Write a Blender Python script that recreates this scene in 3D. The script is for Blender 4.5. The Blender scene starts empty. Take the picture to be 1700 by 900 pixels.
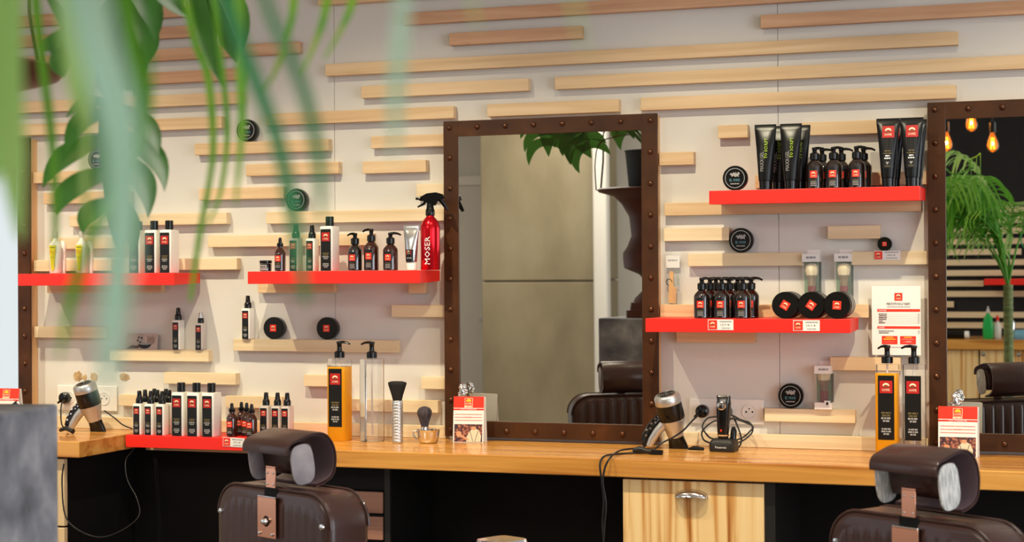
import bpy, math, random
from mathutils import Vector, Matrix
random.seed(7)
SC = bpy.context.scene
COL = SC.collection

# ------------------------------------------------------------------ camera
FPX, TH, PITCH, ROLL = 2780.0, math.radians(19.32), math.radians(.227), .0055
CAM = Vector((0, -5.05, 1.42))
FW = Vector((-math.sin(TH)*math.cos(PITCH), math.cos(TH)*math.cos(PITCH), math.sin(PITCH)))
_r0 = Vector((math.cos(TH), math.sin(TH), 0)); _u0 = _r0.cross(FW)
RT = math.cos(ROLL)*_r0 - math.sin(ROLL)*_u0
UP = math.cos(ROLL)*_u0 + math.sin(ROLL)*_r0
cd = bpy.data.cameras.new('camera'); cam_o = bpy.data.objects.new('camera', cd); COL.objects.link(cam_o)
cam_o.matrix_world = Matrix((
    (RT.x, UP.x, -FW.x, CAM.x), (RT.y, UP.y, -FW.y, CAM.y), (RT.z, UP.z, -FW.z, CAM.z), (0, 0, 0, 1)))
cd.sensor_width = 36; cd.lens = 36*FPX/1700; cd.clip_start = .05
cd.dof.use_dof = True; cd.dof.focus_distance = 5.0; cd.dof.aperture_fstop = 5.4
SC.camera = cam_o

def ray(u, v): return FW + RT*((u-850)/FPX) - UP*((v-450)/FPX)
def at(u, v, Y):                     # the point of the plane y = Y seen at pixel (u, v)
    d = ray(u, v); return CAM + d*((Y-CAM.y)/d.y)
def deep(u, v, Z): return CAM + ray(u, v)*Z
def scl(P): return FPX/((Vector(P)-CAM).dot(FW))

# ------------------------------------------------------------------ world, lights, exposure
SC.view_settings.view_transform = 'Standard'; SC.view_settings.look = 'None'
SC.view_settings.exposure = -0.10; SC.view_settings.gamma = 1.0
SC.view_settings.use_curve_mapping = False
SC.cycles.use_denoising = True
SC.cycles.max_bounces = 8; SC.cycles.caustics_reflective = True; SC.cycles.caustics_refractive = False
SC.cycles.sample_clamp_indirect = 4.0
W = bpy.data.worlds.new('World'); SC.world = W; W.use_nodes = True
bg = W.node_tree.nodes['Background']; bg.inputs[0].default_value = (.80, .88, 1, 1); bg.inputs[1].default_value = 0.95

def area(name, loc, rot, sx, sy, power, color):
    l = bpy.data.lights.new(name, 'AREA'); l.shape = 'RECTANGLE'; l.size = sx; l.size_y = sy
    l.energy = power; l.color = color
    o = bpy.data.objects.new(name, l); COL.objects.link(o); o.location = loc; o.rotation_euler = rot
    return o
R90 = math.pi/2
# daylight through the shop windows: right side and left side
area('daylight_right', (3.12, -3.6, 1.55), (0, R90, 0), 2.3, 3.4, 120, (.84, .92, 1.0))
area('daylight_left', (-5.42, -3.05, 1.5), (0, -R90, 0), 2.2, 2.2, 6.5, (.9, .98, 1.0))
area('behind_camera_fill', (1.6, -6.85, 1.6), (R90, 0, 0), 2.4, 2.0, 44, (.96, .97, 1.0))  # unseen fill light behind the camera; that wall has no window
# warm ceiling spots in front of the wall
for x in (-4.2, -3.2, -2.15, -1.1, -.05):
    l = bpy.data.lights.new('ceiling_spot', 'SPOT'); l.energy = 150; l.color = (1, .89, .62)
    l.spot_size = math.radians(80); l.spot_blend = 1.0; l.shadow_soft_size = .02
    o = bpy.data.objects.new('ceiling_spot', l); COL.objects.link(o); o.location = (x, -1.3, 2.88)
    o.rotation_euler = (math.radians(25), 0, 0)
for x in (-2.0, -.7):                         # added unseen spots that brighten the chairs from above
    l = bpy.data.lights.new('chair_fill_spot', 'SPOT'); l.energy = 70; l.color = (1, .9, .72)
    l.spot_size = math.radians(70); l.spot_blend = 1.0; l.shadow_soft_size = .04
    o = bpy.data.objects.new('chair_fill_spot', l); COL.objects.link(o); o.location = (x, -1.95, 2.88)
    o.rotation_euler = (math.radians(8), 0, 0)
# added unseen area light to brighten the pillar and rear of the room
area('rear_room_fill', (-3.0, -4.6, 2.97), (0, 0, 0), 1.6, 1.6, 95, (1.0, .93, .82))

# ------------------------------------------------------------------ materials
def lin(c):
    return tuple(((x/255)/12.92 if x/255 <= .04045 else ((x/255+.055)/1.055)**2.4) for x in c)+(1,)
def mat(name, c, rough=.5, metal=0, trans=0, coat=0, spec=.5, emit=None, es=1, ior=1.45, bump=None, sss=0, alpha=1):
    m = bpy.data.materials.new(name); m.use_nodes = True; b = m.node_tree.nodes['Principled BSDF']
    I = b.inputs
    I['Base Color'].default_value = lin(c); I['Roughness'].default_value = rough; I['Metallic'].default_value = metal
    I['Transmission Weight'].default_value = trans; I['Coat Weight'].default_value = coat
    I['Specular IOR Level'].default_value = spec; I['IOR'].default_value = ior; I['Alpha'].default_value = alpha
    if emit: I['Emission Color'].default_value = lin(emit); I['Emission Strength'].default_value = es
    if bump:
        nt = m.node_tree; n = nt.nodes.new('ShaderNodeTexNoise'); n.inputs['Scale'].default_value = bump[0]
        n.inputs['Detail'].default_value = 5
        tc = nt.nodes.new('ShaderNodeTexCoord'); nt.links.new(tc.outputs['Object'], n.inputs['Vector'])
        bp = nt.nodes.new('ShaderNodeBump'); bp.inputs['Strength'].default_value = bump[1]; bp.inputs['Distance'].default_value = .002
        nt.links.new(n.outputs['Fac'], bp.inputs['Height']); nt.links.new(bp.outputs['Normal'], I['Normal'])
    return m
def noisy(name, cols, scale, stretch=(1, 1, 1), rough=.5, detail=4, coat=0, metal=0, bump=0, dist=0, rnd=True, spec=.5):
    """colour ramp driven by stretched noise in object space; every object gets its own offset"""
    m = mat(name, cols[0][1], rough, metal, coat=coat, spec=spec); nt = m.node_tree; b = nt.nodes['Principled BSDF']
    tc = nt.nodes.new('ShaderNodeTexCoord'); mp = nt.nodes.new('ShaderNodeMapping')
    mp.inputs['Scale'].default_value = stretch
    nt.links.new(tc.outputs['Object'], mp.inputs['Vector'])
    if rnd:
        oi = nt.nodes.new('ShaderNodeObjectInfo'); mu = nt.nodes.new('ShaderNodeVectorMath'); mu.operation = 'SCALE'
        mu.inputs[0].default_value = (37, 53, 71)
        nt.links.new(oi.outputs['Random'], mu.inputs['Scale']); nt.links.new(mu.outputs[0], mp.inputs['Location'])
    n = nt.nodes.new('ShaderNodeTexNoise'); n.inputs['Scale'].default_value = scale
    n.inputs['Detail'].default_value = detail; n.inputs['Distortion'].default_value = dist
    nt.links.new(mp.outputs[0], n.inputs['Vector'])
    r = nt.nodes.new('ShaderNodeValToRGB')
    e = r.color_ramp.elements; e[0].position = cols[0][0]; e[0].color = lin(cols[0][1]); e[1].position = cols[-1][0]; e[1].color = lin(cols[-1][1])
    for p, c in cols[1:-1]:
        k = e.new(p); k.color = lin(c)
    nt.links.new(n.outputs['Fac'], r.inputs[0]); nt.links.new(r.outputs[0], b.inputs['Base Color'])
    if bump:
        bp = nt.nodes.new('ShaderNodeBump'); bp.inputs['Strength'].default_value = bump; bp.inputs['Distance'].default_value = .002
        nt.links.new(n.outputs['Fac'], bp.inputs['Height']); nt.links.new(bp.outputs['Normal'], b.inputs['Normal'])
    return m
def grain(name, a, bcol, c, rough=.45, coat=0, axis='x', k=1.0):
    st = {'x': (1.3*k, 26*k, 26*k), 'z': (26*k, 26*k, 1.3*k)}[axis]
    return noisy(name, [(.30, a), (.52, bcol), (.72, c)], 1.0, st, rough, 6, coat, dist=.9, bump=.08)

M = {}
M['wall'] = noisy('wall_paint', [(.3, (206, 202, 195)), (.7, (212, 207, 200))], 3, rough=.75, bump=.05, rnd=False)
M['white_wall'] = mat('white_wall', (226, 222, 214), .8)
M['black_wall'] = mat('black_wall', (22, 20, 20), .8)
M['ceiling'] = mat('ceiling_paint', (225, 220, 212), .8)
M['floor'] = noisy('floor_concrete', [(.3, (112, 92, 76)), (.7, (138, 116, 98))], 4, rough=.5, rnd=False)
M['seam'] = mat('panel_seam', (150, 138, 128), .9)
M['plaster_tear'] = noisy('torn_plaster', [(.3, (150, 120, 80)), (.7, (196, 165, 118))], 60, rough=.9)
M['slat_pale'] = grain('pale_slat_wood', (212, 186, 146), (224, 202, 164), (231, 211, 178))
M['slat_honey'] = grain('honey_slat_wood', (200, 164, 122), (216, 184, 142), (226, 196, 158))
M['slat_brown'] = grain('brown_slat_wood', (180, 134, 100), (204, 158, 122), (216, 176, 140))
M['top'] = grain('worktop_wood', (164, 100, 40), (206, 144, 68), (222, 166, 88), rough=.26, coat=.3, k=.8)
M['pine'] = noisy('pine_wood', [(.30, (160, 96, 40)), (.40, (206, 150, 84)), (.50, (234, 196, 136)), (.75, (242, 212, 158))], 1.0, (23, 23, .8), .4, 5, .2, dist=1.1)
M['pale_edge'] = mat('pale_wood_edge', (214, 186, 144), .6)
M['board'] = grain('mirror_board_wood', (190, 140, 92), (216, 172, 120), (226, 190, 140), axis='z')
M['red'] = mat('red_laminate', (232, 38, 28), .42)
M['frame'] = noisy('rusty_brown_metal', [(.3, (50, 27, 12)), (.6, (70, 39, 17)), (.8, (90, 53, 24))], 9, (1, 1, 1), rough=.42, detail=6, spec=.3, bump=.05)
M['rivet'] = mat('brown_rivet_metal', (98, 64, 44), .22, .7)
M['mirror'] = mat('mirror_glass', (226, 226, 220), .0, 1)
M['black'] = mat('black_plastic', (11, 11, 12), .2, spec=.45)
M['tube_black'] = mat('satin_black_tube', (13, 13, 14), .3, spec=.3)
M['matt_black'] = mat('matt_black', (11, 10, 10), .7, spec=.25)
M['soot'] = mat('black_steel', (24, 22, 21), .5)
M['white'] = mat('white_plastic', (240, 236, 226), .35)
M['cream'] = mat('cream_print', (245, 228, 190), .6)
M['paper'] = mat('white_paper', (230, 225, 220), .6)
M['lblack'] = mat('black_label', (13, 12, 12), .35)
M['lred'] = mat('red_label', (178, 28, 24), .45)
M['orange_red'] = mat('orange_red_label', (232, 50, 30), .45)
M['olive'] = mat('olive_print', (96, 84, 50), .6)
M['grey_print'] = mat('grey_print', (150, 148, 146), .6)
M['white_print'] = mat('white_print', (235, 235, 232), .6)
M['yellow_print'] = mat('yellow_print', (240, 190, 50), .6)
M['lime_print'] = mat('lime_print', (176, 210, 50), .6)
M['teal_print'] = mat('dull_teal_print', (92, 150, 162), .6)
M['sky_print'] = mat('pale_blue_print', (130, 190, 205), .6)
M['pink_print'] = mat('pink_print', (214, 120, 112), .6)
M['yellow_label'] = mat('yellow_label', (238, 214, 30), .5)
M['amber'] = mat('brown_bottle_glass', (58, 17, 6), .06, trans=.35, coat=1, spec=.8)
M['darkamber'] = mat('dark_bottle_plastic', (20, 9, 6), .09, coat=1, spec=.9)
M['clear_thick'] = None
M['chrome'] = mat('chrome', (225, 225, 225), .12, 1)
M['brushed'] = mat('satin_silver', (196, 196, 196), .35, .8)
M['warm_reflect'] = mat('chair_strap_metal', (232, 168, 138), .2, 1)  # polished metal with warm reflections put into its orange colour
M['gunmetal'] = mat('dark_steel', (90, 88, 86), .2, 1)
M['redmetal'] = mat('red_anodised_metal', (205, 18, 32), .2, .75)
M['silver'] = mat('silver_foil', (205, 205, 205), .2, .9)
M['leather'] = mat('brown_leather', (66, 42, 37), .34, coat=.2, bump=(160, .15), spec=.5)
M['lining'] = mat('grey_brown_leather', (118, 98, 102), .42, bump=(160, .1))
M['endcap'] = noisy('grey_fabric', [(.35, (150, 142, 146)), (.65, (176, 168, 170))], 14, rough=.7)
M['endcap_white'] = noisy('white_ribbed_fabric', [(.42, (176, 174, 168)), (.58, (228, 224, 216))], 30, (1, 8, 1), rough=.7)
M['concrete'] = noisy('grey_concrete', [(.36, (92, 94, 100)), (.5, (134, 136, 142)), (.63, (182, 182, 186))], 6, (1, 1, 1), rough=.75, detail=7, rnd=False)
M['darkconcrete'] = noisy('pillar_concrete', [(.25, (126, 116, 92)), (.5, (154, 142, 115)), (.78, (176, 166, 140))], 2.2, (1, 1, .5), rough=.85, detail=8, rnd=False)
M['rust'] = mat('brown_cast_iron', (84, 42, 30), .45, .1)
M['soil'] = mat('dark_pot', (30, 30, 32), .6)
M['socket'] = mat('socket_plastic', (232, 226, 218), .4)
M['bristle'] = noisy('black_bristles', [(.3, (8, 8, 8)), (.7, (22, 21, 21))], 10, (14, 14, 1), rough=.8)
M['badger'] = noisy('badger_hair', [(.3, (34, 28, 34)), (.7, (80, 70, 76))], 10, (14, 14, 1), rough=.8)
M['boar'] = noisy('boar_hair', [(.3, (190, 170, 130)), (.7, (232, 220, 190))], 10, (14, 14, 1), rough=.8)
M['boar_dark'] = noisy('boar_hair_dark', [(.3, (96, 78, 60)), (.7, (150, 130, 105))], 10, (14, 14, 1), rough=.8)
M['maroon'] = mat('maroon_handle', (110, 24, 30), .3)
M['green_print'] = mat('green_backing', (120, 150, 118), .6)
M['cable'] = mat('black_rubber', (20, 20, 22), .45)
M['bulb_glow'] = mat('glowing_filament', (255, 190, 90), .5, emit=(255, 176, 90), es=7)
M['green_soap'] = mat('green_soap', (40, 190, 90), .2, trans=.3)
M['blue_soap'] = mat('blue_plastic', (110, 160, 180), .3)
M['comb'] = mat('beech_comb', (214, 164, 96), .5)
M['trunk'] = noisy('palm_trunk', [(.3, (88, 104, 58)), (.7, (136, 146, 92))], 6, (1, 1, 14), rough=.7)

def thin(name, c, tr=.75, rough=.08, fr=.35):       # thin clear plastic: see-through with a glossy skin
    m = bpy.data.materials.new(name); m.use_nodes = True; nt = m.node_tree
    nt.nodes.remove(nt.nodes['Principled BSDF']); out = nt.nodes['Material Output']
    t = nt.nodes.new('ShaderNodeBsdfTransparent'); t.inputs[0].default_value = lin(c)
    g = nt.nodes.new('ShaderNodeBsdfGlossy'); g.inputs['Roughness'].default_value = rough
    d = nt.nodes.new('ShaderNodeBsdfDiffuse'); d.inputs[0].default_value = lin(c)
    a = nt.nodes.new('ShaderNodeMixShader'); a.inputs[0].default_value = 1-tr
    lw = nt.nodes.new('ShaderNodeLayerWeight'); lw.inputs[0].default_value = fr
    b = nt.nodes.new('ShaderNodeMixShader')
    nt.links.new(t.outputs[0], a.inputs[1]); nt.links.new(d.outputs[0], a.inputs[2])
    nt.links.new(lw.outputs['Fresnel'], b.inputs[0]); nt.links.new(a.outputs[0], b.inputs[1]); nt.links.new(g.outputs[0], b.inputs[2])
    nt.links.new(b.outputs[0], out.inputs['Surface'])
    return m
M['clear'] = thin('clear_plastic', (252, 252, 252), .96, .05, .10)
M['clear_milk'] = thin('frosted_plastic', (240, 232, 226), .45, .15, .15)
M['bulb_glass'] = thin('bulb_glass', (255, 196, 120), .85, .03, .2)

def leafmat(name, a, b, rough=.35, tl=.35):
    m = noisy(name, [(.3, a), (.7, b)], 5, rough=rough); nt = m.node_tree; p = nt.nodes['Principled BSDF']
    out = nt.nodes['Material Output']; t = nt.nodes.new('ShaderNodeBsdfTranslucent')
    t.inputs[0].default_value = lin(tuple(min(255, int(x*1.25)) for x in b)); mx = nt.nodes.new('ShaderNodeMixShader'); mx.inputs[0].default_value = tl
    nt.links.new(p.outputs[0], mx.inputs[1]); nt.links.new(t.outputs[0], mx.inputs[2]); nt.links.new(mx.outputs[0], out.inputs['Surface'])
    return m
M['monstera'] = leafmat('monstera_leaf', (40, 80, 30), (68, 122, 46), .28, .2)
M['gel'] = leafmat('orange_gel', (255, 172, 34), (255, 182, 46), .12, .5); M['clear_thick'] = thin('clear_bottle_plastic', (250, 250, 250), .90, .08, .28)
M['palm'] = leafmat('palm_leaf', (66, 132, 34), (116, 180, 66), .45)
M['palm_light'] = leafmat('palm_leaf_light', (150, 205, 108), (186, 230, 140), .5)
M['palm_teal'] = leafmat('palm_leaf_sheen', (150, 224, 204), (196, 242, 212), .35)  # bluish highlight on the nearest leaves is put into this teal colour
M['palm_deep'] = leafmat('palm_leaf_deep', (50, 132, 84), (86, 166, 116), .4)

# ------------------------------------------------------------------ mesh builder
class MB:
    def __init__(s): s.v = []; s.f = []; s.m = []; s.mats = []; s.T = Matrix.Identity(4)
    def mi(s, k):
        if k not in s.mats: s.mats.append(k)
        return s.mats.index(k)
    def add(s, vs, fs, k):
        o = len(s.v); i = s.mi(k)
        s.v += [tuple(s.T @ Vector(p)) for p in vs]
        for f in fs: s.f.append([o+j for j in f]); s.m.append(i)
        return s
    def box(s, a, b, k):
        x0, y0, z0 = a; x1, y1, z1 = b
        return s.add([(x0,y0,z0),(x1,y0,z0),(x1,y1,z0),(x0,y1,z0),(x0,y0,z1),(x1,y0,z1),(x1,y1,z1),(x0,y1,z1)],
              [(3,2,1,0),(4,5,6,7),(0,1,5,4),(1,2,6,5),(2,3,7,6),(3,0,4,7)], k)
    def loft(s, secs, k, n=24, axis='z', caps=True):
        """secs: (t, half x, half y, exponent, cx, cy)"""
        vs = []; fs = []
        for q in secs:
            t, hx, hy = q[:3]; e = q[3] if len(q) > 3 else 2; cx = q[4] if len(q) > 4 else 0; cy = q[5] if len(q) > 5 else 0
            for i in range(n):
                a = 2*math.pi*(i+.5)/n; c, sn = math.cos(a), math.sin(a)
                x = cx + hx*math.copysign(abs(c)**(2/e), c); y = cy + hy*math.copysign(abs(sn)**(2/e), sn)
                vs.append({'z': (x, y, t), 'y': (x, t, y), 'x': (t, x, y)}[axis])
        flip = axis == 'y'
        for j in range(len(secs)-1):
            for i in range(n):
                a, b = j*n+i, j*n+(i+1) % n
                f = (a, b, b+n, a+n); fs.append(f[::-1] if flip else f)
        if caps:
            fs.append(tuple(range(n))[::-1] if not flip else tuple(range(n)))
            l = (len(secs)-1)*n; t = tuple(range(l, l+n)); fs.append(t if not flip else t[::-1])
        return s.add(vs, fs, k)
    def lathe(s, prof, k, n=24, axis='z', c=(0, 0)):
        return s.loft([(z, max(r, 1e-4), max(r, 1e-4), 2, c[0], c[1]) for r, z in prof], k, n, axis)
    def tube(s, pts, r, k, n=8, caps=True, flat=1):
        pts = [Vector(p) for p in pts]; vs = []; fs = []; N = len(pts)
        up = None
        for i, p in enumerate(pts):
            t = (pts[min(i+1, N-1)] - pts[max(i-1, 0)]).normalized()
            if up is None: up = t.orthogonal().normalized()
            up = (up - t*up.dot(t)).normalized(); q = t.cross(up)
            rr = r[i] if isinstance(r, (list, tuple)) else r
            for j in range(n):
                a = 2*math.pi*j/n; vs.append(p + up*math.cos(a)*rr + q*math.sin(a)*rr*flat)
        for i in range(N-1):
            for j in range(n):
                a, b = i*n+j, i*n+(j+1) % n; fs.append((a, b, b+n, a+n))
        if caps: fs += [tuple(range(n))[::-1], tuple(range((N-1)*n, N*n))]
        return s.add(vs, fs, k)
    def ribbon(s, pts, ws, side, k, crease=.25):
        """leaf blade along pts with half widths ws; side = direction of the width"""
        pts = [Vector(p) for p in pts]; vs = []; fs = []; N = len(pts)
        for i, p in enumerate(pts):
            t = (pts[min(i+1, N-1)] - pts[max(i-1, 0)]).normalized()
            sd = Vector(side); sd = (sd - t*sd.dot(t)).normalized(); nn = t.cross(sd)
            w = ws[i]; vs += [p - sd*w + nn*w*crease, p, p + sd*w + nn*w*crease]
        for i in range(N-1):
            a = 3*i; fs += [(a, a+1, a+4, a+3), (a+1, a+2, a+5, a+4)]
        return s.add(vs, fs, k)
    def poly(s, pts, k): return s.add(pts, [tuple(range(len(pts)))], k)
    def mesh(s, name, smooth=40):
        me = bpy.data.meshes.new(name); me.from_pydata(s.v, [], s.f)
        for k in s.mats: me.materials.append(M[k])
        me.polygons.foreach_set('material_index', s.m)
        if smooth:
            me.polygons.foreach_set('use_smooth', [True]*len(s.f)); me.set_sharp_from_angle(angle=math.radians(smooth))
        me.update(); return me

def link(name, me, parent=None, loc=None, bevel=0, label=None):
    o = bpy.data.objects.new(name, me); COL.objects.link(o)
    if parent: o.parent = parent
    if loc is not None: o.location = loc
    if bevel:
        b = o.modifiers.new('bevel', 'BEVEL'); b.width = bevel; b.segments = 2; b.limit_method = 'ANGLE'
    if label: o['label'] = label
    return o
def tag(o, label, cat, group=None):
    o['label'] = label; o['category'] = cat
    if group: o['group'] = group
    return o
def thing(name, label, cat, loc=(0, 0, 0), rz=0, group=None):
    o = bpy.data.objects.new(name, None); COL.objects.link(o); o.empty_display_size = .05
    o.location = loc; o.rotation_euler = (0, 0, rz)
    return tag(o, label, cat, group)
def struct(name, me, **k):
    o = link(name, me, **k); o['kind'] = 'structure'; return o
def bx(a, b, k, name='m', smooth=0): return MB().box(a, b, k).mesh(name, smooth)

# ---- printed matter: flat 2D shapes laid on a surface
_tx = {}
def text2d(sx):
    if sx not in _tx:
        c = bpy.data.curves.new('t', 'FONT'); c.body = sx; c.resolution_u = 1
        o = bpy.data.objects.new('t', c); me = bpy.data.meshes.new_from_object(o)
        vs = [(v.co.x, v.co.y) for v in me.vertices]; fs = [tuple(p.vertices) for p in me.polygons]
        xs = [v[0] for v in vs]; ys = [v[1] for v in vs]; x0, x1, y0, y1 = min(xs), max(xs), min(ys), max(ys)
        _tx[sx] = ([((a-x0)/(x1-x0)-.5, (b-y0)/(y1-y0)-.5) for a, b in vs], fs)
        bpy.data.objects.remove(o); bpy.data.meshes.remove(me); bpy.data.curves.remove(c)
    return _tx[sx]
class Print:
    """collects 2D shapes (x right, y up, layer) and lays them on a surface through fn(x, y, h)"""
    def __init__(s, mb, fn): s.mb = mb; s.fn = fn
    def rect(s, x0, y0, x1, y1, k, lay=1, nx=1, rot=0):
        vs = []; fs = []; cx, cy = (x0+x1)/2, (y0+y1)/2; c, sn = math.cos(rot), math.sin(rot)
        for i in range(nx+1):
            for y in (y0, y1):
                x = x0+(x1-x0)*i/nx; dx, dy = x-cx, y-cy
                vs.append(s.fn(cx+dx*c-dy*sn, cy+dx*sn+dy*c, lay*.00025))
        for i in range(nx): a = 2*i; fs.append((a, a+2, a+3, a+1))
        s.mb.add(vs, fs, k)
    def shape(s, pts, k, lay=1): s.mb.add([s.fn(x, y, lay*.00025) for x, y in pts], [tuple(range(len(pts)))], k)
    def text(s, t, cx, cy, w, h, k, lay=3, rot=0):
        vs, fs = text2d(t); c, sn = math.cos(rot), math.sin(rot)
        s.mb.add([s.fn(cx + a*w*c - b*h*sn, cy + a*w*sn + b*h*c, lay*.00025) for a, b in vs], fs, k)
    def words(s, x0, x1, y, h, k, lay=3, seed=0, gap=.35):
        r = random.Random(seed); x = x0
        while x < x1-.2*h:
            w = min(h*r.uniform(.8, 2.6), x1-x); s.rect(x, y-h/2, x+w, y+h/2, k, lay); x += w + h*gap
    def logo(s, cx, cy, a, red='lred', rot=0, nx=1, big=False):
        """red square with the cream head-and-moustache crest over the shop's word"""
        s.rect(cx-a/2, cy-a/2, cx+a/2, cy+a/2, red, 2, nx, rot)
        c, sn = math.cos(rot), math.sin(rot)
        def P(x, y): return (cx + a*(x*c-y*sn), cy + a*(x*sn+y*c))
        arc = [P(.27*math.cos(t), .08+.24*math.sin(t)) for t in [math.pi*i/8 for i in range(9)]]
        inn = [P(.17*math.cos(t), .08+.10*math.sin(t)) for t in [math.pi*(8-i)/8 for i in range(9)]]
        s.shape(arc+inn, 'cream', 3)
        s.shape([P(-.24, .03), P(-.1, .07), P(0, .03), P(.1, .07), P(.24, .03), P(.12, -.05), P(0, -.01), P(-.12, -.05)], 'olive', 4)
        x, y = P(0, -.24); s.text('HOMME', x, y, a*.58, a*.2, 'cream', 4, rot)
def flat(hy, cx=0, z0=0): return lambda x, y, h: (cx+x, -hy-.0004-h, z0+y)
def wrap(r, z0=0): return lambda x, y, h: ((r+.0004+h)*math.sin(x/r), -(r+.0004+h)*math.cos(x/r), z0+y)

# ------------------------------------------------------------------ the room
TOPZ = .902                                   # worktop height
mb = MB()
xs = [-5.5, -3.87, -2.392, -.914, .564, 3.2]   # plasterboard sheets with a hairline joint between
for a, b in zip(xs, xs[1:]): mb.box((a+.0008, 0, 0), (b-.0008, .012, 3), 'wall')
mb.box((-5.5, .012, 0), (3.2, .06, 3), 'seam')
wall = struct('wall_front', mb.mesh('wall_front', 0))
random.seed(3)
for u, v, w, h in ((130, 625, 16, 16), (141, 627, 7, 9), (156, 626, 13, 14), (207, 626, 18, 12)):
    c = at(u, v, 0); s = scl(c); n = 14; mb = MB()
    ring = [(c.x+w/2/s*(1+random.uniform(-.2, .25))*math.cos(6.283*i/n), c.z+h/2/s*(1+random.uniform(-.2, .25))*math.sin(6.283*i/n)) for i in range(n)]
    mb.add([(x, -.0015, z) for x, z in ring]+[(c.x+(x-c.x)*1.05, 0, c.z+(z-c.z)*1.05) for x, z in ring],
           [tuple(range(n))]+[(i, (i+1) % n, n+(i+1) % n, n+i)[::-1] for i in range(n)], 'plaster_tear')
    link('torn_patch', mb.mesh('torn_patch', 0), wall)
struct('wall_front_lower', bx((-5.5, -.012, .0), (3.2, -.0005, .84), 'matt_black'))
struct('floor', bx((-5.5, -7.1, -.08), (3.2, .06, 0), 'floor'))
struct('ceiling', bx((-5.5, -7.1, 3), (3.2, .06, 3.08), 'ceiling'))
struct('wall_back', bx((-2.3, -7.1, 0), (3.2, -7, 3), 'black_wall'))
struct('wall_rear_left', bx((-5.5, -7.1, 0), (-2.3, -7, 3), 'white_wall'))
def side_wall(name, x0, x1, y0, y1, z0, z1):    # side wall with a window opening
    mb = MB(); mb.box((x0, -7, 0), (x1, y0, 3), 'white_wall').box((x0, y1, 0), (x1, 0, 3), 'white_wall')
    mb.box((x0, y0, 0), (x1, y1, z0), 'white_wall').box((x0, y0, z1), (x1, y1, 3), 'white_wall'); struct(name, mb.mesh(name, 0))
side_wall('wall_right', 3.2, 3.3, -5.3, -1.9, .4, 2.7)
side_wall('wall_left', -5.6, -5.5, -4.2, -1.9, .4, 2.6)
for nm, x, y0, y1, z0, z1 in (('window_1', 3.25, -5.3, -1.9, .4, 2.7), ('window_2', -5.55, -4.2, -1.9, .4, 2.6)):
    mb = MB(); t = .05; ym = (y0+y1)/2
    for a, b, c, d in ((y0, z0, y1, z0+t), (y0, z1-t, y1, z1), (y0, z0, y0+t, z1), (y1-t, z0, y1, z1), (ym-t/2, z0, ym+t/2, z1)):
        mb.box((x-.03, a, b), (x+.03, c, d), 'soot')
    w = struct(nm, mb.mesh(nm, 0)); link('pane', bx((x-.003, y0+t, z0+t), (x+.003, y1-t, z1-t), 'clear'), w)
# what the middle mirror shows: concrete pillar, white post, door panel
mb = MB(); mb.box((-4.03, -6.5, 0), (-3.22, -5.9, 1.30), 'darkconcrete').box((-4.015, -6.49, 1.30), (-3.235, -5.915, 1.312), 'seam').box((-4.03, -6.5, 1.312), (-3.22, -5.9, 3), 'darkconcrete')
tag(link('concrete_pillar', mb.mesh('pillar', 0), bevel=.006), 'square bare concrete pillar reflected in the middle mirror', 'pillar')
mb = MB(); mb.loft([(0, .05, .05, 5), (3, .05, .05, 5)], 'white_wall', 20)
tag(link('white_post', mb.mesh('white_post'), loc=(-3.12, -5.75, 0)), 'white painted post beside the concrete pillar in the mirror', 'post')
d = struct('door_1', bx((-5.2, -6.99, 0), (-4.2, -6.95, 2.02), 'white_wall'), bevel=.004)
mb = MB(); mb.box((-5.27, -7.0, 0), (-5.2, -6.93, 2.08), 'white').box((-4.2, -7.0, 0), (-4.13, -6.93, 2.08), 'white').box((-5.27, -7.0, 2.02), (-4.13, -6.93, 2.09), 'white')
struct('trim_1', mb.mesh('door_frame', 0))
mb = MB(); mb.tube([(-4.3, -6.95, 1), (-4.3, -6.9, 1), (-4.42, -6.9, 1)], .009, 'chrome'); link('door_handle', mb.mesh('h'), d)

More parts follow.
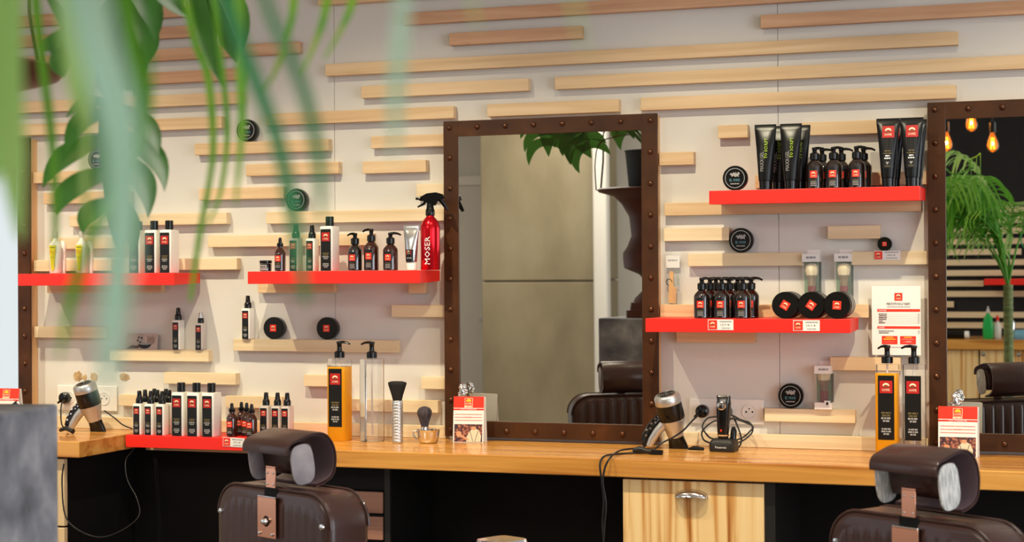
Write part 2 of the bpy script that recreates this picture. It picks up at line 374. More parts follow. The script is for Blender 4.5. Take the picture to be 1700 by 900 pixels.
# ------------------------------------------------------------------ wooden slats on the wall
SL = [  # u left, u right, u measured, v centre, wood, description
 (527, 1000, 527, -1.2, 'slat_honey', 'wall slat cut off by the top edge, right of the hanging palm leaves'),
 (668, 1480, 686.5, 30.3, 'slat_brown', 'long brown-grained slat running off the top edge above the short slat'),
 (745.8, 965.3, 745.8, 65.3, 'slat_brown', 'short brown slat alone above the longest slat, over the middle mirror'),
 (1262.5, 1900, 1263, 35.8, 'slat_brown', 'topmost slat at the right, a knot near its left end'),
 (540, 1590.6, 540, 116.5, 'slat_honey', 'longest unbroken slat running full across above the middle mirror'),
 (599.5, 877, 599.5, 153, 'slat_honey', 'mid-length slat just under the left half of the longest slat'),
 (921, 1900, 921, 138, 'slat_honey', 'long slat below the longest slat, running out of the right edge'),
 (1063.4, 1587, 1063.4, 173, 'slat_honey', 'slat ending just above the top left corner of the right mirror'),
 (808.7, 1027, 808.7, 183.6, 'slat_honey', 'slat lying directly above the top rail of the middle mirror'),
 (441, 753, 457, 198, 'slat_honey', 'slat ending right above the top left corner of the middle mirror'),
 (-80, 312, 260, 20.5, 'slat_brown', 'highest slat behind the palm leaves in the top left corner'),
 (-80, 331, 260, 55, 'slat_brown', 'second highest slat behind the palm leaves at top left'),
 (-80, 496, 400, 83.5, 'slat_brown', 'longest of the slats behind the palm leaves at top left'),
 (130, 402, 260, 129.5, 'slat_brown', 'reddish slat behind the palm leaves, under the longest one there'),
 (-80, 400, 260, 168, 'slat_honey', 'slat passing behind the top of the big split leaf'),
 (-80, 368, 260, 207, 'slat_honey', 'slat lying over the top edge of the far left mirror'),
 (323, 545.5, 434, 244.3, 'slat_honey', 'slat carrying the topmost round tin at the left'),
 (408, 562, 485, 280.5, 'slat_honey', 'short slat just below the slat with the topmost left tin'),
 (616, 748, 616, 236.5, 'slat_honey', 'curly-grained short slat touching the upper left side of the middle mirror'),
 (601.7, 706.7, 620, 277.8, 'slat_honey', 'stubby slat ending short of the upper left side of the middle mirror'),
 (691.5, 748, 700, 315.7, 'slat_pale', 'very short slat end above the black trigger sprayer'),
 (330, 471, 400, 321, 'slat_honey', 'slat ending left of the second round tin'),
 (441.5, 748, 560, 359.6, 'slat_pale', 'long pale slat carrying the second round tin above the middle red shelf'),
 (345, 618, 450, 399.5, 'slat_pale', 'pale slat right behind the bottles of the middle red shelf'),
 (286, 393, 345, 438.5, 'slat_pale', 'pale slat in the gap between the two upper red shelves'),
 (115, 376, 330, 363, 'slat_pale', 'slat behind the caps of the two white lotion bottles on the left shelf'),
 (55, 190, 80, 294.5, 'slat_honey', 'slat behind the left lobes of the split leaf'),
 (72, 215, 100, 329, 'slat_honey', 'lower slat behind the lowest left lobes of the split leaf'),
 (55, 185, 65, 441.3, 'slat_pale', 'slat end beside the leftmost yellow-labelled bottle'),
 (84, 205, 112, 404, 'slat_pale', 'slat behind the necks of the two yellow-labelled bottles'),
 (78, 267, 170, 476.8, 'slat_honey', 'shaded slat directly under the left red shelf'),
 (52, 176, 90, 551.5, 'slat_pale', 'empty slat starting beside the far left mirror below the left red shelf'),
 (182, 346, 300, 590.6, 'slat_pale', 'slat carrying the small picture card and two spray bottles'),
 (272, 391, 330, 628.5, 'slat_pale', 'pale empty slat above the three white lotion bottles'),
 (428, 554, 490, 476.6, 'slat_honey', 'shaded slat directly under the left part of the middle red shelf'),
 (678, 705, 690, 477, 'slat_honey', 'tiny slat stub under the right end of the middle red shelf'),
 (650, 748, 690, 516.5, 'slat_pale', 'empty slat touching the left side of the middle mirror at half height'),
 (387, 659, 523, 574, 'slat_pale', 'slat carrying two red-labelled black tins and a spray bottle'),
 (504, 572, 530, 632, 'slat_pale', 'slat passing behind the orange pump bottle on the left'),
 (699, 748, 718, 636, 'slat_pale', 'short pale slat end above the shaving brush in its bowl'),
 (575, 727, 700, 675, 'slat_pale', 'slat behind the clear bottle and the black neck brush'),
 (374, 468, 400, 667.5, 'slat_pale', 'slat behind the brown dropper bottles of the low red shelf'),
 (197, 300, 205, 664.5, 'slat_pale', 'slat behind the spray bottles of the low red shelf'),
 (1085, 1151.5, 1130, 263, 'slat_honey', 'short slat at the upper right side of the middle mirror'),
 (1192, 1241, 1215, 218.2, 'slat_honey', 'shortest slat, alone above the round tin of the top right shelf'),
 (1330, 1530, 1400, 212, 'slat_honey', 'slat behind the tall tubes of the top right shelf'),
 (1103, 1529, 1103, 347.6, 'slat_honey', 'long slat just below the top right red shelf'),
 (1102, 1210, 1150, 389.3, 'slat_pale', 'slat ending left of the round tin between the right shelves'),
 (1374, 1461, 1415, 385.6, 'slat_pale', 'short slat above the two boxed shaving brushes'),
 (1142, 1333, 1200, 431.2, 'slat_pale', 'slat carrying the round tin between the two right red shelves'),
 (1413.5, 1545, 1460, 428.7, 'slat_pale', 'slat carrying the smallest tin, a price tag stuck on it'),
 (1093, 1442, 1200, 516.2, 'slat_honey', 'slat right behind the lower right red shelf, combs and boxes standing on it'),
 (1123, 1253, 1190, 558.5, 'slat_honey', 'slat half hidden under the lower right red shelf'),
 (1378, 1495, 1410, 604, 'slat_honey', 'slat below the price list, passing behind the right pump bottles'),
 (1269, 1419.6, 1345, 690.4, 'slat_pale', 'lowest right slat, carrying a round tin and a boxed brush'),
 (1253, 1549, 1400, 298.3, 'slat_honey', 'slat hidden behind the tubes and pump bottles of the top right shelf'),
]
SH = .0393
SLATZ = {}
for i, (u0, u1, um, vm, k, lab) in enumerate(SL):
    z = at(um, vm, -.03).z; a = at(u0, vm, -.03).x; b = at(u1, vm, -.03).x; h = SH/2
    for mn, mx in ((-4.256, -3.55), (-1.984, -1.278), (-.469, .237)):    # slats stop where a mirror hangs
        if .912 < z < 1.93:
            if a < mn < b: b = mn-.001
            if a < mx < b: a = mx+.001
            if mn <= a and b <= mx: a = b = 0
    if b-a < .01: continue
    SLATZ[i] = z+h
    o = link('wooden_slat', bx(((a-b)/2, -.030, -h), ((b-a)/2, 0, h), k, 'slat'), loc=((a+b)/2, 0, z), bevel=.0012)
    tag(o, lab, 'slat', 'wooden slats on the wall')
def slat_top(word):
    for i, q in enumerate(SL):
        if word in q[5]: return SLATZ[i]
# strips lying on the worktop against the wall
for a, b, lab in ((-3.545, -1.99, 'long backsplash strip behind the bottles of the low red shelf'), (-1.27, -.475, 'backsplash strip between the middle and right mirrors')):
    o = link('backsplash_strip', bx(((a-b)/2, -.030, 0), ((b-a)/2, 0, .040), 'slat_pale', 'strip'), loc=((a+b)/2, 0, TOPZ+.0005), bevel=.0012)
    tag(o, 'pale wooden '+lab, 'strip')

# ------------------------------------------------------------------ mirrors
def mirror(x0, lab, w=.706):
    z0, z1 = .9125, 1.923; t = thing('framed_mirror', lab, 'mirror', (x0+w/2, 0, z0)); h = z1-z0; W2 = w/2; f = .051
    mb = MB()
    mb.box((-W2+.004, -.040, .004), (W2-.004, -.0005, h-.004), 'board'); link('backing_board', mb.mesh('board', 0), t)
    mb = MB()
    mb.box((-W2, -.050, h-f), (W2, -.0405, h), 'frame').box((-W2, -.050, 0), (W2, -.0405, f), 'frame')
    mb.box((-W2, -.051, 0), (-W2+f, -.0405, h), 'frame').box((W2-f, -.051, 0), (W2, -.0405, h), 'frame')
    link('frame', mb.mesh('frame', 0), t, bevel=.0015)
    g = link('glass', bx((-W2+f-.006, -.0015, -h/2+f-.006), (W2-f+.006, .0015, h/2-f+.006), 'mirror'), t, (0, -.0445, h/2)); g.rotation_euler = (.0075, 0, 0)   # hangs a hair forward at the top
    rm = MB().lathe([(.0085, 0), (.0085, -.002), (.0065, -.0055), (.003, -.0078), (.0003, -.008)], 'rivet', 14, 'y').mesh('rivet')
    m = .021
    pos = [(-W2+m+(w-2*m)*i/7, zz) for i in range(8) for zz in (m+.002, h-m)] + [(xx, m+(h-2*m)*j/10) for j in range(1, 10) for xx in (-W2+m+.001, W2-m-.001)]
    for px, pz in pos: link('rivet', rm, t, (px, -.051, pz))
    return t
mirror(-4.256, 'brown riveted wall mirror cut off at the left edge of the photo')
mirror(-1.984, 'large brown riveted mirror between the two seats, reflecting a concrete pillar')
mirror(-.469, 'brown riveted mirror at the right edge, reflecting palm leaves and glowing bulbs')

# ------------------------------------------------------------------ worktops, red shelves, cabinets
XL = -2.33
for a, b, lab in ((-3.95, -3.084, 'left wooden worktop section under the left hair dryer'), (XL, .6, 'long thick honey-coloured worktop under the middle and right mirrors')):
    tag(link('worktop', bx(((a-b)/2, -.45, -.052), ((b-a)/2, -.001, 0), 'top', 'worktop'), loc=((a+b)/2, 0, TOPZ), bevel=.003), lab, 'worktop')
def shelf(u0, u1, vt, lab, x0=None, x1=None, th=.0405, top=None):
    zt = top or at((u0+u1)/2, vt, -.2).z; a = x0 or at(u0, vt, -.2).x; b = x1 or at(u1, vt, -.2).x; w = (b-a)/2
    mb = MB(); g = .006
    yb = -.0305
    mb.add([(-w,-.2,-th),(w,-.2,-th),(w,yb,-th+g),(-w,yb,-th+g),(-w,-.2,0),(w,-.2,0),(w,yb,0),(-w,yb,0)],
           [(3,2,1,0),(4,5,6,7),(0,1,5,4),(1,2,6,5),(2,3,7,6),(3,0,4,7)], 'red')
    tag(link('red_shelf', mb.mesh('shelf', 0), loc=((a+b)/2, 0, zt), bevel=.001), lab, 'shelf', 'red wall shelves'); return zt
ZA = shelf(30, 289, 454, 'red shelf at the far left carrying the two yellow-labelled bottles')
ZB = shelf(411, 697, 449.8, 'red shelf left of the middle mirror carrying the red spray bottle')
ZD = shelf(1177, 1527, 312.8, 'highest red shelf, at the top right, carrying the black tubes')
ZE = shelf(1071.5, 1412, 529.3, 'red shelf right of the middle mirror carrying stacked black tins')
ZC = shelf(210, 500, 724, 'low red shelf bridging the gap between the two worktops', x0=-3.07, x1=XL-.002, top=TOPZ)
a, b = at(242, 748, -.03).x, XL-.01
tag(link('shelf_batten', bx((a, -.030, ZC-.0405-.0275), (b, -.0125, ZC-.0405-.0005), 'slat_honey'), bevel=.001), 'wooden batten under the low red shelf', 'batten')

def cup_handle(p, loc):
    mb = MB(); n = 12
    vs = []; fs = []
    for j in range(5):
        e = j/4*R90
        for i in range(n+1):
            a = math.pi*i/n; vs.append((.047*math.cos(a)*1.0, -.004-.022*math.sin(e)*math.sin(a)**.6, .020*math.sin(a)*math.cos(e)))
    for j in range(4):
        for i in range(n):
            q = j*(n+1)+i; fs.append((q, q+1, q+n+2, q+n+1))
    mb.add(vs, fs, 'chrome'); mb.tube([(.0475*math.cos(math.pi*i/14), -.001, .021*math.sin(math.pi*i/14)-.001) for i in range(15)], .0016, 'chrome', 6)
    return link('cup_handle', mb.mesh('cup_handle'), p, loc, label='chrome cup handle')
a, b = at(1034, 850, -.43).x, at(1268, 850, -.43).x
t = thing('pine_cabinet', 'pine-fronted cabinet with a chrome cup handle under the worktop', 'cabinet', ((a+b)/2, 0, 0)); w = (b-a)/2
link('body', bx((-w+.002, -.409, .08), (w-.002, -.013, .8495), 'soot'), t)
dr = link('door', bx((-w, -.430, .09), (w, -.4095, .843), 'pine'), t, bevel=.002)
cup_handle(dr, ((at(1148, 822, -.43).x-(a+b)/2), -.430, at(1148, 822, -.43).z-.005))
link('plinth', bx((-w+.01, -.39, 0), (w-.01, -.02, .0795), 'matt_black'), t)
t = thing('black_side_panel', 'black upright panel right of the pine cabinet', 'panel', (b, 0, 0))
link('panel', bx((.001, -.42, 0), (.03, -.013, .8495), 'soot'), t)
b2 = at(106.5, 830, -.43).x
t = thing('corner_cabinet', 'cabinet with a pale wooden front edge below the left worktop', 'cabinet', (b2-.3, 0, 0))
link('body', bx((-.5, -.41, .0), (.3, -.013, .8495), 'matt_black'), t)
link('door', bx((-.5, -.430, .09), (.3, -.4105, .62), 'pale_edge'), t, bevel=.002); link('drawer', bx((-.5, -.430, .626), (.3, -.4105, .843), 'pale_edge'), t, bevel=.002)
# dark drawer unit seen past the left chair
c0, c1 = at(500, 850, -.36), at(648, 850, -.36)
t = thing('drawer_unit', 'black drawer unit with brown fronts under the worktop behind the left chair', 'cabinet', (c1.x, 0, 0)); L = c0.x-c1.x
link('carcass', MB().box((L, -.35, 0), (0, -.013, .8495), 'matt_black').box((-.018, -.362, 0), (0, -.3505, .8495), 'soot').box((L, -.362, .775), (-.018, -.3505, .8495), 'matt_black').mesh('c', 0), t)
M['drawer_wood'] = grain('dull_brown_drawer', (124, 86, 72), (148, 106, 88), (160, 118, 98))
for v0, v1 in ((816, 851), (857, 895)):
    z1, z0 = at(600, v0, -.36).z, at(600, v1, -.36).z
    link('drawer', bx((L+.02, -.365, z0), (-.024, -.3505, z1), 'drawer_wood'), t, bevel=.002)
z1 = at(600, 901, -.36).z
link('drawer', bx((L+.02, -.365, z1-.09), (-.024, -.3505, z1), 'drawer_wood'), t, bevel=.002)

# ------------------------------------------------------------------ product kinds
PROTO = {}
def proto(kind, *parts): PROTO[kind] = parts       # (part name, MB, label or None, [sub-parts])
def spawn(kind, name, label, cat, loc, rz=0, group=None, s=1):
    t = thing(name, label, cat, loc, rz, group); t.scale = (s, s, s)
    for p in PROTO[kind]:
        o = link(p[0], p[1], t, label=p[2] if len(p) > 2 else None)
        for q in (p[3] if len(p) > 3 else ()): link(q[0], q[1], o)
    return t
def label_mesh(fn, w, h, red='lred', sq=.78, rows=True, seed=0, nx=1, ly=.74, base='lblack'):
    """tall label centred on x, from y=0 to h"""
    mb = MB(); p = Print(mb, fn)
    if base: p.rect(-w/2, 0, w/2, h, base, 1, nx)
    a = w*sq; p.logo(0, h-a*.5-h*.08, a, red, nx=nx)
    if rows:
        y = h*.42; lh = h*.028
        for i, (k, ww) in enumerate((('olive', .6), ('olive', .5), ('grey_print', .62), ('grey_print', .4))):
            p.words(-w*ww/2, w*ww/2, y-i*lh*1.5, lh, k, seed=seed+i)
        for i, ww in enumerate((.55, .6, .35)): p.words(-w*ww/2, w*ww/2, h*.17-i*lh*1.4, lh*.9, 'grey_print', seed=seed+9+i)
    return mb.mesh('label', 0)

def square_body(hx, hy, h, k, e=7, sh=.012):
    return MB().loft([(0, hx*.96, hy*.96, e), (.002, hx, hy, e), (h-.004, hx, hy, e), (h-.001, hx*.96, hy*.96, e), (h, hx*.6, hy*.6, 4)], k, 32).mesh('body', 50)
def cap(z, r, h, k='black', r2=None): return MB().lathe([(r*.7, z-.004), (r, z+.0005), (r, z+h*.96), ((r2 or r)*.92, z+h)], k, 24).mesh('cap')
def mist(z, k='black', kn=None):
    a = MB().lathe([(.012, z), (.012, z+.012), (.0105, z+.018), (.0095, z+.019)], k, 20).mesh('collar')
    b = MB().loft([(z+.019, .0085, .0085, 2), (z+.040, .0065, .0075, 2), (z+.042, .0055, .0065, 2)], kn or k, 20)
    b.tube([(0, -.006, z+.034), (0, -.0092, z+.034)], .0016, 'black', 8)
    return a, b.mesh('nozzle')
def pump(z, r=.014, s=1.0, ang=0, h=.034):
    a = MB().lathe([(r, z), (r, z+.017*s), (r*.85, z+.019*s), (r*.5, z+.021*s), (r*.42, z+h*s*.9)], 'black', 20).mesh('collar')
    b = MB(); b.T = Matrix.Rotation(ang, 4, 'Z'); zz = z+h*s
    b.lathe([(r*.45, zz-.012*s), (r*.5, zz-.002), (r*.6, zz), (r*.55, zz+.005*s), (r*.2, zz+.006*s)], 'black', 16)
    b.tube([(0, 0, zz+.002), (.012*s, 0, zz+.0035*s), (.024*s, 0, zz+.002*s), (.034*s, 0, zz-.003*s)], [.0052*s, .0046*s, .0038*s, .003*s], 'black', 8, flat=.8)
    return a, b.mesh('pump_head')

# white box-shaped lotion bottle
proto('lotion', ('body', square_body(.023, .030, .144, 'white')), ('cap', cap(.145, .0135, .030)), ('label', label_mesh(flat(.030), .036, .134, seed=1)))
# white spray
c, n = mist(.1035); proto('spray', ('body', square_body(.0160, .0195, .103, 'white')), ('collar', c), ('nozzle', n), ('label', label_mesh(flat(.0195), .0235, .095, seed=2)))
# clear spray with black label
c, n = mist(.1035, 'black', 'brushed'); proto('clear_spray', ('body', square_body(.0160, .0195, .103, 'clear_milk')), ('collar', c), ('nozzle', n), ('label', label_mesh(flat(.0195), .0235, .095, seed=3)))
c, n = mist(.1035); proto('clear_spray_black', ('body', square_body(.0160, .0195, .103, 'clear_milk')), ('collar', c), ('nozzle', n), ('label', label_mesh(flat(.0195), .0235, .095, seed=3)))
# amber dropper bottle
body = MB().lathe([(.015, 0), (.0178, .002), (.0182, .05), (.0175, .062), (.013, .072), (.008, .077), (.0078, .083)], 'amber', 28).mesh('body')
lab = MB(); p = Print(lab, wrap(.0184)); p.rect(-.012, .006, .012, .052, 'lblack', 1, 8); p.logo(-.0, .041, .019, 'orange_red', nx=6)
for i in range(4): p.words(-.008, .008, .026-i*.0045, .0022, 'olive' if i < 2 else 'grey_print', seed=i)
proto('dropper', ('body', body), ('collar', MB().lathe([(.0100, .080), (.0104, .081), (.0104, .091), (.0085, .092)], 'black', 20).mesh('c')),
      ('rubber_bulb', MB().lathe([(.006, .092), (.0058, .102), (.0045, .108), (.001, .110)], 'black', 16).mesh('b')), ('label', lab.mesh('label', 0)))
# brown round pump bottle
def pumpbottle(kind, h, r, k, ang, red='orange_red'):
    sh = h*.62
    body = MB().lathe([(r*.9, 0), (r, .0025), (r, sh*.86), (r*.93, sh*.93), (r*.68, sh*1.03), (r*.45, sh*1.1), (r*.42, sh*1.15)], k, 32).mesh('body')
    lab = MB(); p = Print(lab, wrap(r+.0002)); p.rect(-r*.55, .005, r*.55, sh*.8, 'lblack', 1, 8); p.logo(0, sh*.55, r*.85, red, nx=6)
    for i in range(4): p.words(-r*.36, r*.36, sh*.31-i*.0048, .0024, 'olive' if i < 1 else 'grey_print', seed=i)
    c, n = pump(sh*1.13, .0135, 1, ang, h-sh*1.13-.006)
    proto(kind, ('body', body), ('collar', c), ('pump_head', n), ('label', lab.mesh('label', 0)))
pumpbottle('pump', .121, .0245, 'darkamber', .15)
pumpbottle('pump_r', .121, .0240, 'amber', .25); pumpbottle('pump_rd', .121, .0242, 'darkamber', .2)
pumpbottle('pump_l', .134, .0240, 'amber', math.pi-.25)
pumpbottle('pump_f', .121, .0235, 'darkamber', -1.9)
# one litre square pump bottles
def litre(kind, ang, fill, labels=True):
    h = .262; e = 6; hx = .0325; parts = []
    if fill == 'gel':
        parts.append(('liquid', MB().loft([(0, hx*.95, hx*.95, e), (.003, hx, hx, e), (h*.90, hx, hx, e), (h*.901, hx*.99, hx*.99, e)], 'gel', 36).mesh('liquid', 50), 'orange gel'))
    parts.append(('body', MB().loft([(0, hx*.95, hx*.95, e), (.003, hx, hx, e), (h-.006, hx, hx, e)][2 if fill else 0:] and ([(h*.902, hx, hx, e)] if fill else [(0, hx*.95, hx*.95, e), (.003, hx, hx, e)]) + [(h-.006, hx, hx, e), (h-.001, hx*.97, hx*.97, e), (h, hx*.4, hx*.4, 2), (h+.006, hx*.38, hx*.38, 2)], 'clear' if labels else 'clear_thick', 36).mesh('body', 50), 'clear plastic body'))
    parts.append(('dip_tube', MB().tube([(0, 0, .02), (0, 0, h)], .003, 'clear_milk').mesh('tube')))
    if labels:
        parts.append(('label', label_mesh(flat(hx+.0006, 0, .045), .046, .185, seed=5)))
    c, n = pump(h+.002, .0165, 1.05, ang, .044); parts += [('collar', c), ('pump_head', n)]
    proto(kind, *parts)
litre('litre_gel', .1, 'gel'); litre('litre_empty', math.pi+.1, None, False); litre('litre_gel_back', math.pi+.9, 'gel'); litre('litre_clear', math.pi+.1, None)
# round tins standing on edge: axis along y, front at -y, origin at the lowest point of the rim
def tin(kind, r, d, face):
    body = MB().lathe([(r*.96, d/2), (r*.97, d/2-.001), (r*.97, -d*.08), (r, -d*.09), (r, -d/2+.0015), (r*.97, -d/2), (.0002, -d/2)], 'black', 40, 'y', (0, r)).mesh('body')
    lab = MB(); p = Print(lab, flat(d/2, 0, r))
    if face == 'crest':
        n = 40
        for i in range(n):
            a0, a1 = 6.2832*i/n, 6.2832*(i+1)/n
            p.shape([(r*.80*math.cos(a0), r*.80*math.sin(a0)), (r*.80*math.cos(a1), r*.80*math.sin(a1)), (r*.755*math.cos(a1), r*.755*math.sin(a1)), (r*.755*math.cos(a0), r*.755*math.sin(a0))][::-1], 'brushed', 1)
        q = [(-.42,.30),(-.30,.42),(-.18,.36),(-.08,.5),(0,.38),(.1,.48),(.16,.34),(.3,.5),(.42,.36),(.3,.2),(.36,.08),(.18,.14),(.05,.08),(-.1,.18),(-.25,.1),(-.3,.24)]
        p.shape([(r*x, r*y) for x, y in q][::-1], 'grey_print', 2)
        p.text('EL WAX', 0, -r*.16, r*.85, r*.22, 'teal_print', 2); p.words(-r*.36, r*.36, -r*.46, r*.09, 'grey_print', 2, 3)
    else:
        p.logo(0, 0, r*.62, 'orange_red', rot=face)
    proto(kind, ('body', body), ('lid_print', lab.mesh('lid_print', 0)))
tin('tin_crest', .0375, .026, 'crest'); tin('tin_red', .0368, .030, 0.0); tin('tin_small', .0208, .026, 0.05)
tin('tin_a', .0390, .028, -.55); tin('tin_b', .0390, .028, -.6); tin('tin_c', .0390, .028, -.06)
proto('tin_plain', ('body', MB().lathe([(.037, .014), (.0376, .013), (.0376, .001), (.0390, -.001), (.0390, -.0125), (.038, -.014), (.0002, -.014)], 'black', 40, 'y', (0, .039)).mesh('body')),
      ('silver_band', MB().lathe([(.0376, .0132), (.0384, .0130), (.0384, .0070), (.0376, .0068)], 'brushed', 40, 'y', (0, .039)).mesh('band')))
# squeeze tubes standing on the cap
def tube_kind(kind, w, h, d, style):
    hw = w/2; k = 'silver' if style == 'foil' else 'tube_black'; ck = 'white' if style == 'foil' else 'black'
    ch = .026
    body = MB().loft([(ch, d*.48, d*.48, 2), (ch+.004, d*.5, d*.5, 2), (ch+(h-ch)*.3, d*.5+(hw-d*.5)*.25, d*.46, 2.1), (ch+(h-ch)*.6, d*.5+(hw-d*.5)*.55, d*.34, 2.3), (h-.018, hw*.98, .006, 3), (h-.012, hw, .0018, 6), (h, hw, .0014, 6)], k, 36).mesh('body', 60)
    capm = MB().lathe([(d*.40, 0), (d*.44, .001), (d*.46, ch-.001), (d*.44, ch)], ck, 28).mesh('cap')
    def fn(x, y, hh):                                   # lies on the tapering front
        t = max(0, min(1, (y-ch)/(h-ch))); yy = d*.5 if t < .3 else d*.5+(.006-d*.5)*((t-.3)/.7)
        dd = d*.5*(1-t)+d*.17*t; half = d*.5+(hw-d*.5)*t
        return (x, -(yy*math.sqrt(max(.02, 1-(x/half)**2))) - .0012-hh - .0015*(1-abs(2*t-1)), y)
    lab = MB(); p = Print(lab, fn)
    if style == 'gel':
        p.text('MAXXGEL', -.008, h*.43, h*.30, .011, 'grey_print', 1, R90); m2 = MB(); Print(m2, fn).text('TO SCULPT', .004, h*.63, h*.31, .009, 'lime_print', 1, R90)
    elif style == 'care':
        p.rect(-.0155, h*.27, .0155, h*.91, 'lblack', .4, 6); p.logo(.002, h*.80, .034, 'lred', nx=4)
        for i, (kk, ww) in enumerate((('olive', .016), ('olive', .024), ('white_print', .012), ('white_print', .017))): p.words(-ww/2, ww/2, h*.52-i*.007, .0035, kk, seed=i)
        p.shape([(-.005, h*.36), (.005, h*.36), (0, h*.32)][::-1], 'grey_print', 2); p.words(-.008, .008, h*.30, .003, 'olive', seed=8)
    else:
        p.rect(-.013, h*.18, .013, h*.46, 'lblack', 1, 4); p.logo(-.002, h*.40, .016, 'lred'); p.words(-.008, .008, h*.27, .003, 'grey_print', seed=2)
    q = [('body', body), ('cap', capm, 'white cap' if style == 'foil' else None), ('print', lab.mesh('print', 0))]
    if style == 'gel': q.append(('lettering', m2.mesh('lettering', 0), 'lime green lettering'))
    proto(kind, *q)
tube_kind('tube_gel', .064, .192, .042, 'gel'); tube_kind('tube_care', .066, .197, .040, 'care'); tube_kind('tube_foil', .052, .142, .036, 'foil')
# the small price tag and its kin
def price_tag(w, h, label, loc, price, tilt=0, rx=0):
    mb = MB(); mb.box((-w/2, -.0008, 0), (w/2, 0, h), 'paper'); p = Print(mb, flat(.0008))
    p.rect(-w/2+h*.06, h*.06, -w/2+h*.90, h*.94, 'orange_red', 1); p.logo(-w/2+h*.46, h*.5, h*.8, 'orange_red')
    p.words(-w/2+h*1.15, w/2-h*.15, h*.82, h*.09, 'grey_print', seed=1); p.text(price, (h*.9)/2, h*.5, h*.85, h*.2, 'lblack')
    p.words(-w/2+h*1.3, w/2-h*.35, h*.2, h*.07, 'grey_print', seed=4)
    o = link('price_tag', mb.mesh('price_tag', 0), loc=loc); o.rotation_euler = (rx, tilt, 0)
    return tag(o, label, 'price tag')

# ------------------------------------------------------------------ products on the shelves
def put(kind, name, label, cat, u, v, z, yf, group=None, rz=0, s=1, dy=0):
    """front face at plane yf under pixel column u, standing on height z"""
    p = at(u, v, yf); return spawn(kind, name, label, cat, (p.x, yf+dy, z+.0006), rz, group, s)
# low red shelf
G = 'white spray bottles on the low red shelf'
for i, (u, yf, d) in enumerate(((226.5, -.185, 'front row, leftmost'), (245.5, -.185, 'front row, second from left'), (264.5, -.185, 'front row, beside the lotion bottles'),
        (236, -.132, 'second row, leftmost'), (256.5, -.132, 'second row, middle'), (276.5, -.132, 'second row, rightmost'),
        (251.5, -.08, 'back row by the wall, left one'), (271, -.08, 'back row by the wall, right one'))):
    put('spray', 'spray_bottle', 'white spray bottle on the low red shelf, '+d, 'spray bottle', u, 722, ZC, yf, G, dy=.0195)
for u, d in ((293.5, 'left of the three'), (319, 'middle of the three'), (344, 'right of the three')):
    put('lotion', 'lotion_bottle', 'tall white lotion bottle on the low red shelf, '+d, 'bottle', u, 725, ZC, -.19, 'white lotion bottles on the low red shelf', dy=.030)
for u, yf, d in ((380.7, -.17, 'standing apart at the left'), (396.7, -.115, 'at the back of its cluster'), (405.5, -.14, 'in the middle of its cluster'), (413.6, -.185, 'in front of its cluster')):
    put('dropper', 'dropper_bottle', 'brown glass dropper bottle on the low red shelf, '+d, 'dropper bottle', u, 725, ZC, yf, 'brown dropper bottles on the low red shelf', dy=.018)
for u, d in ((437.5, 'left of the three'), (456.5, 'middle of the three'), (472.6, 'right of the three')):
    put('clear_spray_black', 'spray_bottle', 'clear spray bottle with black label behind the left headrest, '+d, 'spray bottle', u, 722, ZC, -.15, 'clear spray bottles on the low red shelf', dy=.0195)
# left red shelf
def oval_bottle():
    b = MB().loft([(0, .017, .012, 3), (.003, .019, .014, 3), (.05, .0185, .0145, 3), (.085, .0215, .0155, 2.6), (.100, .0195, .015, 2.4), (.110, .012, .012, 2), (.115, .008, .008, 2), (.122, .0075, .0075, 2)], 'white', 32).mesh('body', 60)
    c = MB().lathe([(.008, .1225), (.0088, .124), (.0088, .142), (.0075, .144)], 'clear_milk', 20).mesh('cap')
    l = MB(); fn = lambda x, y, h: (x, -.0165-h-.006*0+.02*abs(x)**1.3, y); p = Print(l, fn)
    p.shape([(-.0135, .096), (-.005, .012), (0, .009), (.005, .012), (.0135, .096)], 'yellow_label', 1)
    p.words(-.010, .010, .089, .0026, 'olive', 2, 1); p.text('Pinol', 0, .074, .020, .013, 'orange_red', 2); p.words(-.006, .006, .055, .002, 'olive', 2, 3)
    proto('oval', ('body', b), ('cap', c, 'clear cap'), ('label', l.mesh('label', 0), 'yellow wedge-shaped label'))
    r = MB().loft([(0, .012, .008, 3)]+[(.004+.012*i, .0125+.0016*(i % 2), .0085+.0012*(i % 2), 3) for i in range(9)]+[(.108, .009, .007, 2.4), (.114, .003, .003, 2)], 'white', 24).mesh('body', 60)
    proto('wavy', ('body', r),)
oval_bottle()
put('oval', 'lotion_bottle', 'white bottle with yellow wedge label, leftmost on the left red shelf', 'bottle', 88, 452, ZA, -.17, 'yellow-labelled white bottles', dy=.014)
put('oval', 'lotion_bottle', 'white bottle with yellow wedge label, right one, partly behind a drooping leaf', 'bottle', 132, 452, ZA, -.17, 'yellow-labelled white bottles', dy=.014)
put('wavy', 'wavy_bottle', 'white wavy-sided bottle behind the leftmost yellow-labelled bottle', 'bottle', 101, 452, ZA, -.135, 'wavy white bottles', dy=.009)
put('wavy', 'wavy_bottle', 'white wavy-sided bottle behind the right yellow-labelled bottle', 'bottle', 146, 452, ZA, -.135, 'wavy white bottles', dy=.009)
for u, d in ((222, 'half hidden behind the broad blurred leaf'), (248.5, 'left of the clearly visible pair'), (273.5, 'nearest the right end of the shelf')):
    put('lotion', 'lotion_bottle', 'tall white lotion bottle on the left red shelf, '+d, 'bottle', u, 452, ZA, -.15 if u < 230 else -.17, 'white lotion bottles on the left red shelf', dy=.030)
